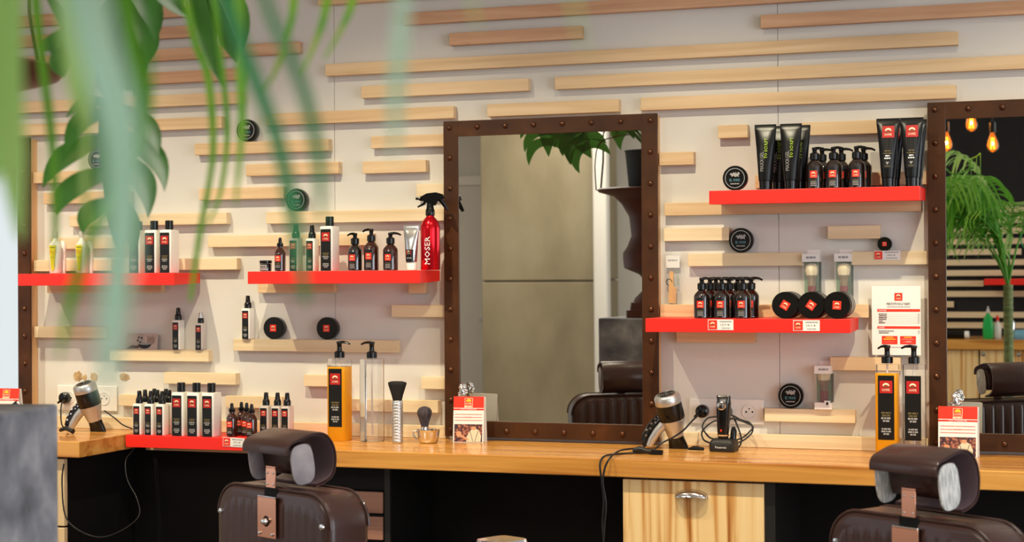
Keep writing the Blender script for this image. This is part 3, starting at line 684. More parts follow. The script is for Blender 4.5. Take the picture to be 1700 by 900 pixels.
# middle red shelf
t = put('dropper', 'dropper_bottle', 'brown dropper bottle on the middle red shelf beside the small jar', 'dropper bottle', 461, 449, ZB, -.17, dy=.018)
proto('jar', ('body', MB().lathe([(.017, 0), (.0195, .002), (.0195, .022), (.018, .025)], 'darkamber', 28).mesh('body')), ('lid', MB().lathe([(.0203, .0255), (.0206, .027), (.0206, .0345), (.019, .0355)], 'black', 28).mesh('lid')),
      ('label', (lambda m, p: (p.rect(-.012, .003, .012, .021, 'grey_print', 1, 6), p.words(-.010, .010, .015, .003, 'lblack', 2, 1), p.words(-.009, .008, .009, .003, 'lblack', 2, 2), m.mesh('label', 0))[-1])(*(lambda m: (m, Print(m, wrap(.0196))))(MB()))))
put('jar', 'cosmetic_jar', 'small squat jar with black lid, leftmost on the middle red shelf', 'jar', 436.5, 450, ZB, -.17, dy=.02)
put('clear_spray_black', 'spray_bottle', 'clear spray bottle seen through the blurred leaf on the middle red shelf', 'spray bottle', 487, 449, ZB, -.165, dy=.0195, s=1.04)
put('spray', 'spray_bottle', 'white spray bottle on the middle red shelf, just right of the blurred leaf', 'spray bottle', 514, 449, ZB, -.17, dy=.0195, s=1.02)
put('lotion', 'lotion_bottle', 'tall white lotion bottle on the middle red shelf', 'bottle', 541, 449, ZB, -.175, dy=.03)
put('pump_f', 'pump_bottle', 'dark round pump bottle, left of the three on the middle red shelf', 'pump bottle', 584.5, 449.4, ZB, -.17, 'brown pump bottles on the middle red shelf', dy=.0235)
put('pump_l', 'pump_bottle', 'brown pump bottle with spout pointing left, middle of three on the middle red shelf', 'pump bottle', 611.5, 449.4, ZB, -.17, 'brown pump bottles on the middle red shelf', dy=.024)
put('pump_r', 'pump_bottle', 'brown pump bottle with spout pointing right, on the middle red shelf', 'pump bottle', 643.5, 449.4, ZB, -.17, 'brown pump bottles on the middle red shelf', dy=.024)
put('tube_foil', 'cream_tube', 'shiny silver squeeze tube with white cap beside the red spray bottle', 'tube', 679.5, 450, ZB, -.175, dy=.018)
# the red trigger sprayer
r = .0310
body = MB().lathe([(r*.95, 0), (r, .002), (r, .130), (r*.96, .142), (r*.80, .155), (r*.5, .166), (r*.40, .170), (r*.40, .176)], 'redmetal', 40).mesh('body')
lab = MB(); p = Print(lab, wrap(r+.0002)); p.text('MOSER', .002, .062, .088, .017, 'white_print', 1, R90)
collar = MB().lathe([(.0145, .173), (.0150, .175), (.0145, .190), (.012, .195), (.010, .210)], 'black', 24).mesh('collar')
tr = MB(); tr.T = Matrix.Rotation(.25, 4, 'Z')
tr.add([(x, y, z) for y in (-.009, .009) for x, z in ((-.036, .222), (-.030, .232), (-.010, .243), (.020, .246), (.040, .240), (.046, .226), (.028, .222), (.018, .205), (-.006, .205), (-.012, .218), (-.030, .219))],
       [tuple(range(11)), tuple(range(21, 10, -1))]+[(i, 11+i, 11+(i+1) % 11, (i+1) % 11) for i in range(11)], 'black')
tr.tube([(-.036, 0, .226), (-.046, 0, .227)], .004, 'black', 10)
lever = MB(); lever.T = Matrix.Rotation(.25, 4, 'Z')
lever.tube([(-.014, 0, .220), (-.020, 0, .210), (-.034, 0, .203), (-.040, 0, .200)], [.004, .0035, .0025, .002], 'black', 8, flat=1.6)
lever.tube([(.030, 0, .228), (.044, 0, .208), (.056, 0, .190)], [.007, .006, .004], 'black', 8, flat=1.3)
proto('sprayer', ('body', body, 'red metallic body'), ('lettering', lab.mesh('lettering', 0)), ('collar', collar), ('trigger_head', tr.mesh('trigger_head', 30)), ('trigger', lever.mesh('trigger')))
put('sprayer', 'trigger_sprayer', 'shiny red aluminium spray bottle with black trigger head beside the middle mirror', 'spray bottle', 708.5, 449, ZB, -.16, dy=.031)
# on slats
def on(word): return slat_top(word)+.0006
z = on('carrying the small picture card')
put('spray', 'spray_bottle', 'white spray bottle on the slat beside the small picture card', 'spray bottle', 291.5, 580, z, -.0395, dy=.0195-.001, s=.98)
put('clear_spray', 'spray_bottle', 'clear spray bottle with silver nozzle at the right end of its slat', 'spray bottle', 329, 581, z, -.0395, dy=.0185, s=.88)
z = on('carrying two red-labelled')
put('spray', 'spray_bottle', 'white spray bottle on the slat left of the two black tins', 'spray bottle', 407.5, 562, z, -.0395, dy=.0185, s=1.0)
put('tin_red', 'round_tin', 'black round tin with red square sticker, left of the pair on its slat', 'tin', 453.5, 562, z, -.030, 'red-labelled tins on the slat', dy=.015)
put('tin_red', 'round_tin', 'black round tin with red square sticker, right of the pair on its slat', 'tin', 542, 562, z, -.030, 'red-labelled tins on the slat', dy=.015)
for u, v, w, lab in ((409, 235, 'carrying the topmost round tin', 'black tin with silver ring at the top left, topmost of the wall tins'), (491.5, 349, 'carrying the second round tin', 'black tin with silver ring on the long slat above the middle red shelf'),
                  (1230, 419, 'carrying the round tin between', 'black crested tin between the two right red shelves'), (1312.5, 678, 'lowest right slat', 'black crested tin low on the right beside the boxed brush'), (161, 284, 'behind the left lobes', 'black tin half hidden behind the split leaf')):
    put('tin_crest', 'round_tin', lab, 'tin', u, v, on(w), -.030, 'crested black wax tins', dy=.013)
put('tin_crest', 'round_tin', 'black crested tin at the left end of the top right red shelf', 'tin', 1220, 313, ZD, -.17, 'crested black wax tins', dy=.013, s=.98)
put('tin_small', 'round_tin', 'smallest black tin with red sticker, on the slat with a price tag', 'tin', 1468.5, 418, on('carrying the smallest tin'), -.030, dy=.013)
# lower right red shelf: tins stacked in depth, pump bottles
for u, k, d in ((1303.4, 'tin_a', 'left'), (1346.6, 'tin_b', 'middle'), (1389.5, 'tin_c', 'right')):
    p = at(u, 530, -.193)
    for j in range(4):
        spawn(k if j == 0 else 'tin_plain', 'round_tin', 'black tin %s of the %s row, lower right red shelf' % (('showing its red sticker in front', 'second from the front', 'third from the front', 'at the back')[j], d),
              'tin', (p.x, -.193+.0145+j*.0292, ZE+.0006), 0, 'black tins stacked on edge on the lower right red shelf')
for u, yf, d in ((1162.5, -.185, 'front row, leftmost'), (1195.5, -.185, 'front row, middle'), (1230.5, -.185, 'front row, rightmost'), (1176, -.13, 'second row, leftmost'), (1208, -.13, 'second row, middle'), (1244.5, -.13, 'second row, rightmost'),
                 (1186, -.078, 'back row, left'), (1222, -.078, 'back row, right')):
    put('pump_rd' if u in (1162.5, 1244.5) else 'pump', 'pump_bottle', 'dark pump bottle on the lower right red shelf, '+d, 'pump bottle', u, 530, ZE, yf, 'dark pump bottles on the lower right red shelf', dy=.0245, rz=0)
# top right red shelf
for u, yf, d in ((1269, -.185, 'front, leftmost'), (1311.5, -.185, 'front, right of the gap'), (1291, -.125, 'behind the leftmost one'), (1326, -.125, 'behind, next to the pump bottles')):
    put('tube_gel', 'gel_tube', 'black gel tube with green lettering, top right shelf, '+d, 'tube', u, 312, ZD, yf, 'black gel tubes on the top right red shelf', dy=.021, rz=.02)
for u, yf, d in ((1350.5, -.185, 'front row, left'), (1382, -.185, 'front row, middle'), (1420.5, -.185, 'front row, right'), (1363, -.12, 'back row, left'), (1395, -.12, 'back row, middle'), (1432, -.12, 'back row, right')):
    put('pump_rd', 'pump_bottle', 'small dark pump bottle on the top right red shelf, '+d, 'pump bottle', u, 311, ZD, yf, 'dark pump bottles on the top right red shelf', dy=.0245)
for u, yf, d in ((1473.5, -.185, 'left one in front'), (1513, -.185, 'right one in front'), (1482, -.12, 'behind the left one'), (1519, -.12, 'behind the right one')):
    put('tube_care', 'care_tube', 'black tube with large red square, top right shelf, '+d, 'tube', u, 309, ZD, yf, 'red-squared black tubes on the top right red shelf', dy=.020)
# big pump bottles on the worktop
put('litre_gel', 'pump_bottle', 'large square pump bottle of orange gel left of the middle mirror', 'pump bottle', 557, 726, TOPZ, -.20, dy=.0325)
put('litre_empty', 'pump_bottle', 'large clear empty unlabelled pump bottle beside the orange one', 'pump bottle', 611, 727, TOPZ, -.20, dy=.0325)
put('litre_gel_back', 'pump_bottle', 'large square pump bottle of orange gel behind the right headrest', 'pump bottle', 1471.5, 737, TOPZ, -.15, dy=.0325)
put('litre_clear', 'pump_bottle', 'large clear pump bottle with black label beside the right mirror', 'pump bottle', 1516, 737, TOPZ, -.15, dy=.0325)

# boxed shaving brushes
def brush_box(label, u, v, z, yf, h=.150, dx=0):
    w = .0255; p = at(u, v, yf); t = thing('boxed_shaving_brush', label, 'boxed brush', (p.x, yf+.022, z+.0006), 0, 'boxed shaving brushes')
    mb = MB(); d = .022
    mb.box((-w, -d, h-.024), (w, d, h), 'paper').box((-w, -d, 0), (w, d, .020), 'paper').box((-w, d-.001, .020), (w, d, h-.024), 'green_print')
    mb.box((-w*.6, d-.001, h), (w*.9, d, h+.012), 'paper')
    p2 = Print(mb, flat(d)); p2.words(-w*.5, w*.6, h-.011, .006, 'grey_print', seed=3); p2.rect(w*.15, .010, w*.85, .026, 'white_print', 1); p2.rect(w*.35, .013, w*.6, .022, 'lblack', 2)
    link('box', mb.mesh('box', 0), t)
    link('window', MB().box((-w, -d, .0205), (w, -d+.0006, h-.0245), 'clear').box((w-.0006, -d+.001, .0205), (w, d-.001, h-.0245), 'clear').mesh('w', 0), t)
    link('handle', MB().lathe([(.011, .021), (.013, .028), (.011, .036), (.0135, .046), (.012, .054)], 'maroon', 20).mesh('handle'), t)
    link('bristles', MB().lathe([(.0105, .0545), (.012, .072)], 'boar_dark', 24).lathe([(.012, .072), (.0165, .086)], 'boar_dark', 24).lathe([(.0165, .086), (.0195, .100), (.0185, .112), (.013, .119), (.004, .122)], 'boar', 24).mesh('bristles'), t)
brush_box('boxed shaving brush above the middle stack of black tins', 1346, 505, on('right behind the lower right'), -.044)
brush_box('boxed shaving brush above the right stack of black tins, by the tagged slat', 1399.5, 505, on('right behind the lower right'), -.044)
brush_box('boxed shaving brush low on the right beside the crested tin', 1366.5, 679, on('lowest right slat'), -.044, .130)
# comb in a clear packet
p = at(1117, 503, -.018); t = thing('comb_packet', 'wooden comb in a clear hanging packet beside the middle mirror', 'comb packet', (p.x, -.02, on('right behind the lower right')))
mb = MB(); mb.box((-.026, -.001, 0), (.026, -.0005, .155), 'clear'); mb.box((-.026, .006, 0), (.026, .0065, .155), 'clear'); link('packet', mb.mesh('packet', 0), t)
mb = MB(); pr2 = Print(mb, lambda x, y, h: (x, .004-h, y)); pr2.rect(-.022, .112, .022, .150, 'paper', 1); pr2.words(-.015, .015, .135, .004, 'grey_print', seed=2); pr2.text('Barber', .014, .085, .05, .010, 'green_print', 2, R90+.1)
link('card', mb.mesh('card', 0), t)
mb = MB(); q = [(-.014, .004), (.010, .002), (.012, .052), (.004, .054), (.002, .064), (.003, .100), (-.009, .102), (-.011, .060)]
n = len(q); mb.add([(x, -.0002, z) for x, z in q]+[(x, .0035, z) for x, z in q], [tuple(range(n)), tuple(range(2*n-1, n-1, -1))]+[(i, n+i, n+(i+1) % n, (i+1) % n) for i in range(n)], 'comb')
for j in range(9): mb.box((.000, -.0006, .006+j*.005), (.012, -.0003, .0075+j*.005), 'slat_brown')
link('comb', mb.mesh('comb', 0), t)
mb = MB(); mb.tube([(-.012+.010*math.cos(a)*(1-.02*i), -.0003+.0002*i, .068+.010*math.sin(a)) for i, a in enumerate([k*.5 for k in range(26)])], .0012, 'cable', 6); link('elastic', mb.mesh('e'), t)
# price list
a, b = at(1447, 475, -.034), at(1529, 590, -.034); w, h = b.x-a.x, a.z-b.z
mb = MB(); mb.box((-w/2, -.001, 0), (w/2, 0, h), 'paper'); p = Print(mb, flat(.001)); sx = w/84; sy = h/118
def X(u): return (u-1488)*sx
def Y(v): return h-(v-473)*sy
p.logo(X(1492), Y(491.5), 13.5*sx, 'orange_red'); p.text('PRESTATIONS & TARIFS', X(1492), Y(503.5), 40*sx, 4.2*sy, 'lblack'); p.words(X(1472), X(1512), Y(508.5), 1*sy, 'grey_print', seed=1)
p.rect(X(1455.5), Y(517), X(1529), Y(512.5), 'orange_red', 1); p.text('COIFFURE', X(1464), Y(514.8), 14*sx, 2.3*sy, 'white_print')
p.rect(X(1455.5), Y(546), X(1529), Y(541.8), 'orange_red', 1); p.text('BARBE', X(1463), Y(544), 10*sx, 2.2*sy, 'white_print')
for i, ww in enumerate((14, 14, 14, 13, 7, 11)):
    p.words(X(1458), X(1458+ww), Y(520.8+i*3), 1.3*sy, 'lblack', seed=i); p.words(X(1525), X(1528), Y(520.8+i*3), 1.3*sy, 'grey_print', seed=i); p.rect(X(1458), Y(522.4+i*3), X(1525), Y(522.2+i*3), 'pink_print', 1)
for i, ww in enumerate((26, 17)):
    p.words(X(1458), X(1458+ww), Y(550+i*3.2), 1.3*sy, 'lblack', seed=i+7); p.words(X(1525), X(1528), Y(550+i*3.2), 1.3*sy, 'grey_print', seed=i)
for x0, t1, c1 in ((1463, 'yellow_print', 5), (1494.5, 'white_print', 6)):
    p.rect(X(x0), Y(572.5), X(x0+27), Y(558.5), 'orange_red', 1); p.words(X(x0+7), X(x0+20), Y(560.7), 1.6*sy, 'yellow_print', seed=c1); p.words(X(x0+3), X(x0+24), Y(564), 2.0*sy, t1 if x0 < 1470 else 'pink_print', seed=c1+1)
    p.words(X(x0+4), X(x0+22), Y(568.5), 1*sy, 'pink_print', seed=c1+2)
p.text('- 20%', X(1508), Y(568), 11*sx, 2.6*sy, 'white_print', 4); p.words(X(1456), X(1526), Y(577.5), .8*sy, 'grey_print', seed=20)
o = link('price_list', mb.mesh('price_list', 0), loc=((a.x+b.x)/2, -.032, b.z)); tag(o, 'white printed price list poster pinned above the right pump bottles', 'poster')
# price tags
def ptag(u, v, yp, price, label, wpx=43, tilt=0, h=.031):
    q = at(u, v, yp); price_tag(wpx/scl(q), h, label, (q.x, yp-.0006, q.z), price, tilt)
ptag(1196.5, 548, -.2, '13,9 €', 'white price tag with red square under the dark pump bottles')
ptag(1339, 549.5, -.2, '13,9 €', 'white price tag with red square under the stacked black tins', 44)
ptag(1473, 431.5, -.0305, '14,9 €', 'white price tag under the smallest tin', 43, 0, .027)
ptag(388, 742, -.2, '19,9 €', 'tilted white price tag on the low red shelf by the dropper bottles', 40, .03, .030)
# small picture card
q = at(235, 580, -.0225); t = thing('picture_card', 'small card printed with a vintage shaving bowl, leaning on a slat', 'card', (q.x, -.0225, on('carrying the small picture card')))
M['card_bg'] = noisy('vintage_print', [(.3, (168, 146, 134)), (.7, (190, 172, 162))], 30, rough=.6)
mb = MB(); w = .062; hh = .054; mb.box((-w, -.001, 0), (w, 0, hh), 'card_bg'); p = Print(mb, flat(.001))
p.shape([(w*math.cos(a)*.42+.012, .018+.016*math.sin(a)) for a in [math.pi+math.pi*i/10 for i in range(11)]], 'soot', 1)
p.shape([(w*.42*math.cos(a)+.012, .019+.004*math.sin(a)) for a in [6.283*i/16 for i in range(16)]], 'grey_print', 2)
p.shape([(-.058, .002), (-.012, .004), (-.006, .012), (-.040, .014)], 'rust', 2)
for i in range(9): a = 6.283*i/9; p.rect(-.008+.009*math.cos(a)-.003, .033+.009*math.sin(a)-.003, -.008+.009*math.cos(a)+.004, .033+.009*math.sin(a)+.003, 'soot' if i % 2 else 'grey_print', 2)
for i in range(6): p.rect(.022+i*.005, .014+.003*(i % 3), .0235+i*.005, .046-.004*(i % 2), 'rust', 1)
o = link('print', mb.mesh('card', 0), t); o.rotation_euler = (-.12, 0, 0)

# ------------------------------------------------------------------ objects on the worktop
# neck brush
q = at(660, 729, -.2); t = thing('neck_brush', 'black fan-shaped neck brush standing on its ribbed silver handle', 'brush', (q.x, -.2, TOPZ+.0006))
pr = []
for j in range(13):
    z = .003+j*.0095; pr += [(.0168, z), (.0178, z+.0015), (.0178, z+.0068), (.0168, z+.0082)]
link('ribbed_handle', MB().lathe([(.0155, 0)]+pr+[(.0165, .131), (.0155, .133)], 'brushed', 32).mesh('handle', 30), t, label='ribbed silver handle')
link('bristles', MB().loft([(.1335, .0145, .0125, 2.2), (.15, .0185, .014, 2.3), (.178, .0275, .017, 2.6), (.186, .0300, .018, 2.6), (.1905, .029, .016, 2.6), (.1935, .018, .008, 2.2)], 'bristle', 32).mesh('b', 60), t)
# shaving bowl with brush in it
q = at(711, 729, -.17); t = thing('shaving_bowl', 'polished metal shaving bowl with a handle beside the middle mirror', 'bowl', (q.x, -.17, TOPZ+.0006))
link('bowl', MB().loft([(0, .026, .026), (.002, .029, .029), (.014, .033, .033), (.034, .0355, .0355), (.0405, .0365, .0365), (.0415, .038, .038), (.0405, .0348, .0348), (.030, .033, .033), (.006, .029, .029), (.005, .001, .001)], 'chrome', 40, caps=True).mesh('bowl', 50), t)
link('handle', MB().tube([(-.034, -.012, .036), (-.046, -.012, .036), (-.044, -.013, .022), (-.034, -.014, .012)], .003, 'chrome', 8).mesh('h'), t)
t2 = thing('shaving_brush', 'dark badger shaving brush standing in the metal bowl', 'shaving brush', (q.x-.013, -.168, TOPZ+.007))
link('handle', MB().lathe([(.008, .0), (.011, .004), (.0085, .012), (.012, .026), (.014, .032), (.012, .038), (.0125, .044)], 'chrome', 24).mesh('h'), t2)
link('bristles', MB().lathe([(.0115, .0443), (.013, .052), (.019, .072), (.0235, .084), (.0230, .094), (.0165, .103), (.006, .107)], 'badger', 32).mesh('b', 60), t2)
# red and white tent cards
M['photo_dark'] = noisy('printed_photo_background', [(.35, (34, 30, 52)), (.5, (96, 50, 44)), (.62, (190, 120, 90)), (.72, (60, 40, 60))], 120, rough=.5, detail=3, rnd=False)
M['shirt'] = mat('printed_shirt', (216, 200, 170), .6); M['skin_print'] = mat('printed_skin', (206, 146, 108), .6); M['hair_print'] = mat('printed_hair', (70, 50, 44), .6)
def tent(label, u, v, yf, w=.098, h=.144, rz=0, tilt=-.17, roll=0):
    q = at(u, v, yf); t = thing('tent_card', label, 'card', (q.x, yf, TOPZ+.0006), rz)
    mb = MB(); mb.box((-w/2, -.0008, 0), (w/2, 0, h), 'paper'); p = Print(mb, flat(.0008)); W2 = w/2
    p.rect(-W2, h*.70, W2, h, 'orange_red', 1); p.rect(-W2, h*.735, W2, h*.748, 'white_print', 2)
    p.rect(-.013, h*.80, .013, h*.965, 'cream', 2); p.rect(-.0118, h*.808, .0118, h*.957, 'orange_red', 3)
    p.shape([(.009*math.cos(a), h*.885+.009*math.sin(a)) for a in [math.pi*i/8 for i in range(9)]], 'yellow_print', 4); p.text('HOMME', 0, h*.845, .019, .006, 'cream', 4)
    p.words(-.014, .014, h*.775, .004, 'cream', 3, 2); p.text('100% TONDEUSE', 0, h*.718, .050, .0035, 'white_print', 3)
    for i in range(3): p.words(-W2*.9, W2*.9, h*(.61-i*.065), .0022, 'pink_print', 2, i+1)
    p.text('36,9€', 0, h*.545, .018, .0045, 'orange_red', 3)
    p.rect(-W2*.92, h*.012, W2*.92, h*.395, 'photo_dark', 1)
    p.shape([(-.006, .002), (.040, .002), (.042, .020), (.034, .038), (.022, .044), (.014, .043), (.004, .034), (-.004, .018)], 'shirt', 2)
    p.shape([(.018+.0068*math.cos(a), .047+.0085*math.sin(a)) for a in [6.283*i/14 for i in range(14)]], 'skin_print', 3)
    p.shape([(.018+.0072*math.cos(a), .050+.007*math.sin(a)) for a in [math.pi*i/8 for i in range(9)]], 'hair_print', 4)
    p.shape([(-.030+.009*math.cos(a), .026+.009*math.sin(a)) for a in [6.283*i/12 for i in range(12)]], 'skin_print', 2)
    p.shape([(-.028, .018), (-.010, .010), (.0, .006), (.002, .010), (-.012, .018), (-.024, .026)], 'skin_print', 3)
    p.rect(.010, .002, .0115, .036, 'hair_print', 3, rot=.3); p.rect(.026, .002, .0275, .036, 'hair_print', 3, rot=-.3)
    f = link('front_panel', mb.mesh('front', 0), t); f.rotation_euler = (tilt, roll, 0)
    top = h*math.sin(-tilt)*1.0; m2 = MB(); m2.box((-w/2, 0, -h), (w/2, .0008, 0), 'paper')
    b = link('back_panel', m2.mesh('back', 0), t); b.location = (.004, top+.0015, h*math.cos(tilt)-.001); b.rotation_euler = (-tilt+.02, 0, 0)
    return t
tent('red and white tent card at the lower left corner of the middle mirror', 777, 729, -.125, rz=.14, tilt=-.12)
tent('red and white tent card at the lower left corner of the right mirror', 1590, 752, -.14, rz=.02, w=.108, tilt=-.12)
tent('red and white tent card cut off at the far left beside the mirror', 6, 715, -.16, rz=.1)
# ornate chrome figures behind the cards
def figure(label, u, v, yf):
    q = at(u, v, yf); t = thing('chrome_figurine', label, 'figurine', (q.x, yf, TOPZ+.0006), 0, 'ornate chrome figurines'); mb = MB()
    mb.lathe([(.016, 0), (.017, .004), (.010, .010), (.007, .02), (.007, .125), (.011, .130), (.012, .134), (.008, .138)], 'chrome', 18)
    rr = random.Random(5)
    for i in range(16):
        a = rr.uniform(0, 6.28); z = .146+rr.uniform(-.006, .034); r0 = .010*(1 if z < .165 else .6); cx, cy = r0*math.cos(a), r0*math.sin(a); r1 = rr.uniform(.005, .008)
        mb.loft([(z-r1, .0003, .0003, 2, cx, cy), (z-r1*.6, r1*.8, r1*.8, 2, cx, cy), (z, r1, r1, 2, cx, cy), (z+r1*.6, r1*.8, r1*.8, 2, cx, cy), (z+r1, .0003, .0003, 2, cx, cy)], 'chrome', 10)
    mb.loft([(.138, .009, .008), (.155, .011, .010), (.172, .009, .009), (.180, .004, .004)], 'chrome', 14)
    link('figure', mb.mesh('figure', 60), t)
figure('ornate chrome figurine behind the tent card of the middle mirror', 768, 727, -.075)
figure('ornate chrome figurine behind the tent card of the right mirror', 1587, 745, -.095)

# hair dryers standing on their nozzles (u, v = bottom centre of the nozzle)
def dryer(label, u, v, yf, k=1.0):
    q = at(u, v, yf); t = thing('hair_dryer', label, 'hair dryer', (q.x, yf, TOPZ+.0006), 0, 'hair dryers'); t.scale = (k, k, k)
    tl = Matrix.Rotation(-math.radians(9), 4, 'Y') @ Matrix.Rotation(math.radians(15), 4, 'X')
    def B(): m = MB(); m.T = tl; return m
    # lowest points clipped flat on the worktop by a slanted nozzle
    nz = MB(); nz.loft([(0, .031, .010, 3, .0, 0), (.012, .029, .011, 3, -.002, 0), (.036, .0245, .022, 2.2, -.0065, -.007), (.046, .0240, .0235, 2, -.008, -.0105)], 'black', 28)
    link('nozzle', nz.mesh('nozzle', 50), t)
    m = B(); m.lathe([(.0245, .041), (.026, .047), (.029, .062), (.034, .078), (.038, .092), (.0392, .097)], 'brushed', 36); link('silver_barrel', m.mesh('b'), t, label='silver front of the barrel')
    m = B(); m.lathe([(.0388, .096), (.0400, .100), (.0405, .125), (.0398, .148)], 'black', 36); link('barrel', m.mesh('b2'), t)
    m = B(); m.lathe([(.0402, .148), (.0408, .150), (.0400, .170), (.036, .176), (.033, .1775)], 'brushed', 36); c = link('filter_cap', m.mesh('c'), t, label='silver filter cap')
    m = B(); m.loft([(.1772, .033, .033), (.1776, .0325, .0325)], 'brushed', 30)
    for r in (.008, .014, .020, .026): m.tube([(r*math.cos(a), r*math.sin(a), .1785) for a in [6.2832*i/24 for i in range(25)]], .0012, 'soot', 6)
    link('grille', m.mesh('g'), c)
    path = [Vector(p) for p in ((-.034, -.022, .098), (-.052, -.026, .088), (-.072, -.030, .066), (-.088, -.034, .040), (-.097, -.036, .019))]
    m = MB(); m.tube(path, [.023, .0225, .0220, .0205, .0165], 'black', 16, flat=.85); hd = link('handle', m.mesh('h'), t)
    m = MB(); m.tube([p+Vector((.014, -.008, -.010)) for p in path], [.018, .0165, .015, .0135, .010], 'brushed', 12); link('grip_underside', m.mesh('g'), hd, label='grey underside of the grip')
    m = MB()
    for i, f in enumerate((.55, .8, 1.05, 1.3, 1.7, 2.1, 2.5, 2.9)):
        j = int(f); a, b = path[j], path[min(j+1, 4)]; pt = a+(b-a)*(f-j) + Vector((-.009+.005*(i % 2), -.0195, .006-.006*(i % 2))); r = .0034
        m.lathe([(r, pt.y+.004), (r, pt.y), (r*.6, pt.y-.0015)], 'chrome' if i % 3 else 'silver', 10, 'y', (pt.x, pt.z))
    link('buttons', m.mesh('bt'), hd, label='chrome buttons')
    m = MB(); m.box((-.048, -.050, .101), (-.034, -.040, .107), 'orange_red'); link('switch', m.mesh('s', 0), hd, label='red switch')
    m = MB(); m.tube([(-.026, -.012, .180), (-.040, -.014, .176), (-.046, -.014, .160)], .0014, 'chrome', 6); link('hanging_loop', m.mesh('l'), c)
    m = MB(); m.tube([path[-1], path[-1]+Vector((-.004, -.002, -.012))], [.010, .006], 'cable', 10); link('cord_guard', m.mesh('cg'), hd)
    return Vector((q.x, yf, TOPZ)), k
dryer('silver and black hair dryer standing on its nozzle right of the middle mirror', 1127, 739, -.12, .98)
dryer('silver and black hair dryer standing on its nozzle on the left worktop section', 163, 711, -.12, .98)
# the black end of another grip by the far left mirror
q = at(22, 668, -.2); t = thing('hair_clipper', 'black clipper leaning at the far left above the concrete block', 'clipper', (q.x, -.2, TOPZ))
mb = MB(); mb.tube([(-.02, 0, .012), (-.012, 0, .05), (.004, 0, .085), (.018, 0, .10)], [.013, .014, .013, .009], 'black', 14); link('body', mb.mesh('b'), t)
mb = MB(); mb.tube([(.018, 0, .10), (.028, 0, .092), (.030, 0, .080)], [.008, .007, .006], 'brushed', 12); link('blade', mb.mesh('b'), t)

# clipper on its charging stand
q = at(1202, 747, -.16); t = thing('charging_stand', 'small black charging stand beside the hair dryer', 'charger', (q.x, -.16, TOPZ+.0006), -.1)
mb = MB(); mb.loft([(0, .037, .030, 8), (.003, .038, .031, 8), (.026, .038, .031, 8), (.036, .032, .026, 8, 0, .003), (.037, .030, .024, 8, 0, .003)], 'soot', 36)
mb.tube([(.024, .012, .030), (.026, .014, .060), (.025, .015, .072)], [.010, .009, .004], 'black', 12)
link('base', mb.mesh('base', 40), t)
mb = MB(); Print(mb, flat(.031)).text('Panasonic', 0, .014, .034, .0065, 'white_print', 1); link('lettering', mb.mesh('l', 0), t)
t = thing('hair_clipper', 'black and silver hair clipper standing in its charging stand', 'clipper', (q.x-.002, -.162, TOPZ+.038), -.1)
mb = MB(); mb.loft([(-.004+.005, .014, .013, 3), (.02, .0165, .015, 3), (.06, .0190, .017, 3, .001), (.085, .0200, .018, 3, .002), (.105, .0205, .017, 3, .003)], 'black', 28); link('body', mb.mesh('b', 60), t)
mb = MB(); mb.loft([(.1055, .0200, .0165, 4, .003), (.113, .0195, .014, 4, .003), (.124, .0200, .009, 6, .003, -.003), (.128, .0195, .004, 6, .003, -.005)], 'gunmetal', 24); link('blade', mb.mesh('b', 50), t, label='silver blade head')
mb = MB(); mb.lathe([(.0135, -.012), (.0140, -.019), (.0125, -.022), (.009, -.023)], 'chrome', 24, 'y', (.002, .098)); link('dial', mb.mesh('d'), t, label='chrome dial')
mb = MB(); mb.loft([(.008, .0165, .0145, 3), (.012, .0172, .0152, 3)], 'chrome', 24); mb.box((-.003, -.0178, .022), (.001, -.0148, .028), 'orange_red'); link('trim_ring', mb.mesh('r', 40), t)

# sockets and plugs
def plate(label, u0, u1, v0, v1, n, prong):
    a, b = at(u0, v0, 0), at(u1, v1, 0); t = thing('wall_socket', label, 'socket', ((a.x+b.x)/2, 0, (a.z+b.z)/2)); w, h = (b.x-a.x)/2, (a.z-b.z)/2
    link('plate', bx((-w, -.009, -h), (w, -.0002, h), 'socket'), t, bevel=.003)
    for i in range(n):
        cx = (i-(n-1)/2)*.0715
        m = MB().lathe([(.0225, -.0092), (.0225, -.0112), (.0200, -.0112), (.0195, -.0095), (.0003, -.0095)], 'socket', 30, 'y', (cx, 0))
        for dx, dz, r in ((-.0095, 0, .0028), (.0095, 0, .0028), (0, .0095, .0022)): m.lathe([(r, -.0096), (r*.9, -.0102), (.0002, -.0102)], 'matt_black', 12, 'y', (cx+dx, dz))
        link('outlet', m.mesh('o', 30), t)
    return t, (a.x+b.x)/2, (a.z+b.z)/2
_, px1, pz1 = plate('white triple wall socket behind the clipper stand', 1145, 1269, 661, 705, 3, 0)
_, px2, pz2 = plate('white triple wall socket behind the left hair dryer', 97, 196, 639, 683, 3, 0)
def plug(label, x, z, d):
    t = thing('plug', label, 'plug', (x, -.0115, z))
    link('body', MB().lathe([(.019, 0), (.0205, -.004), (.0195, -.018), (.013, -.024), (.0003, -.025)], 'black', 24, 'y').mesh('p'), t)
    link('strain_relief', MB().tube([(d[0]*.012, -.014, d[1]*.012), (d[0]*.03, -.016, d[1]*.03)], [.006, .0035], 'black', 10).mesh('s'), t)
plug('black plug in the left outlet behind the right hair dryer', px1-.0715, pz1, (-.8, -.6))
plug('black plug in the middle outlet behind the clipper', px1, pz1, (.6, -.8))
plug('black plug in the socket behind the left hair dryer', at(113, 659, 0).x, pz2, (-.8, -.6))
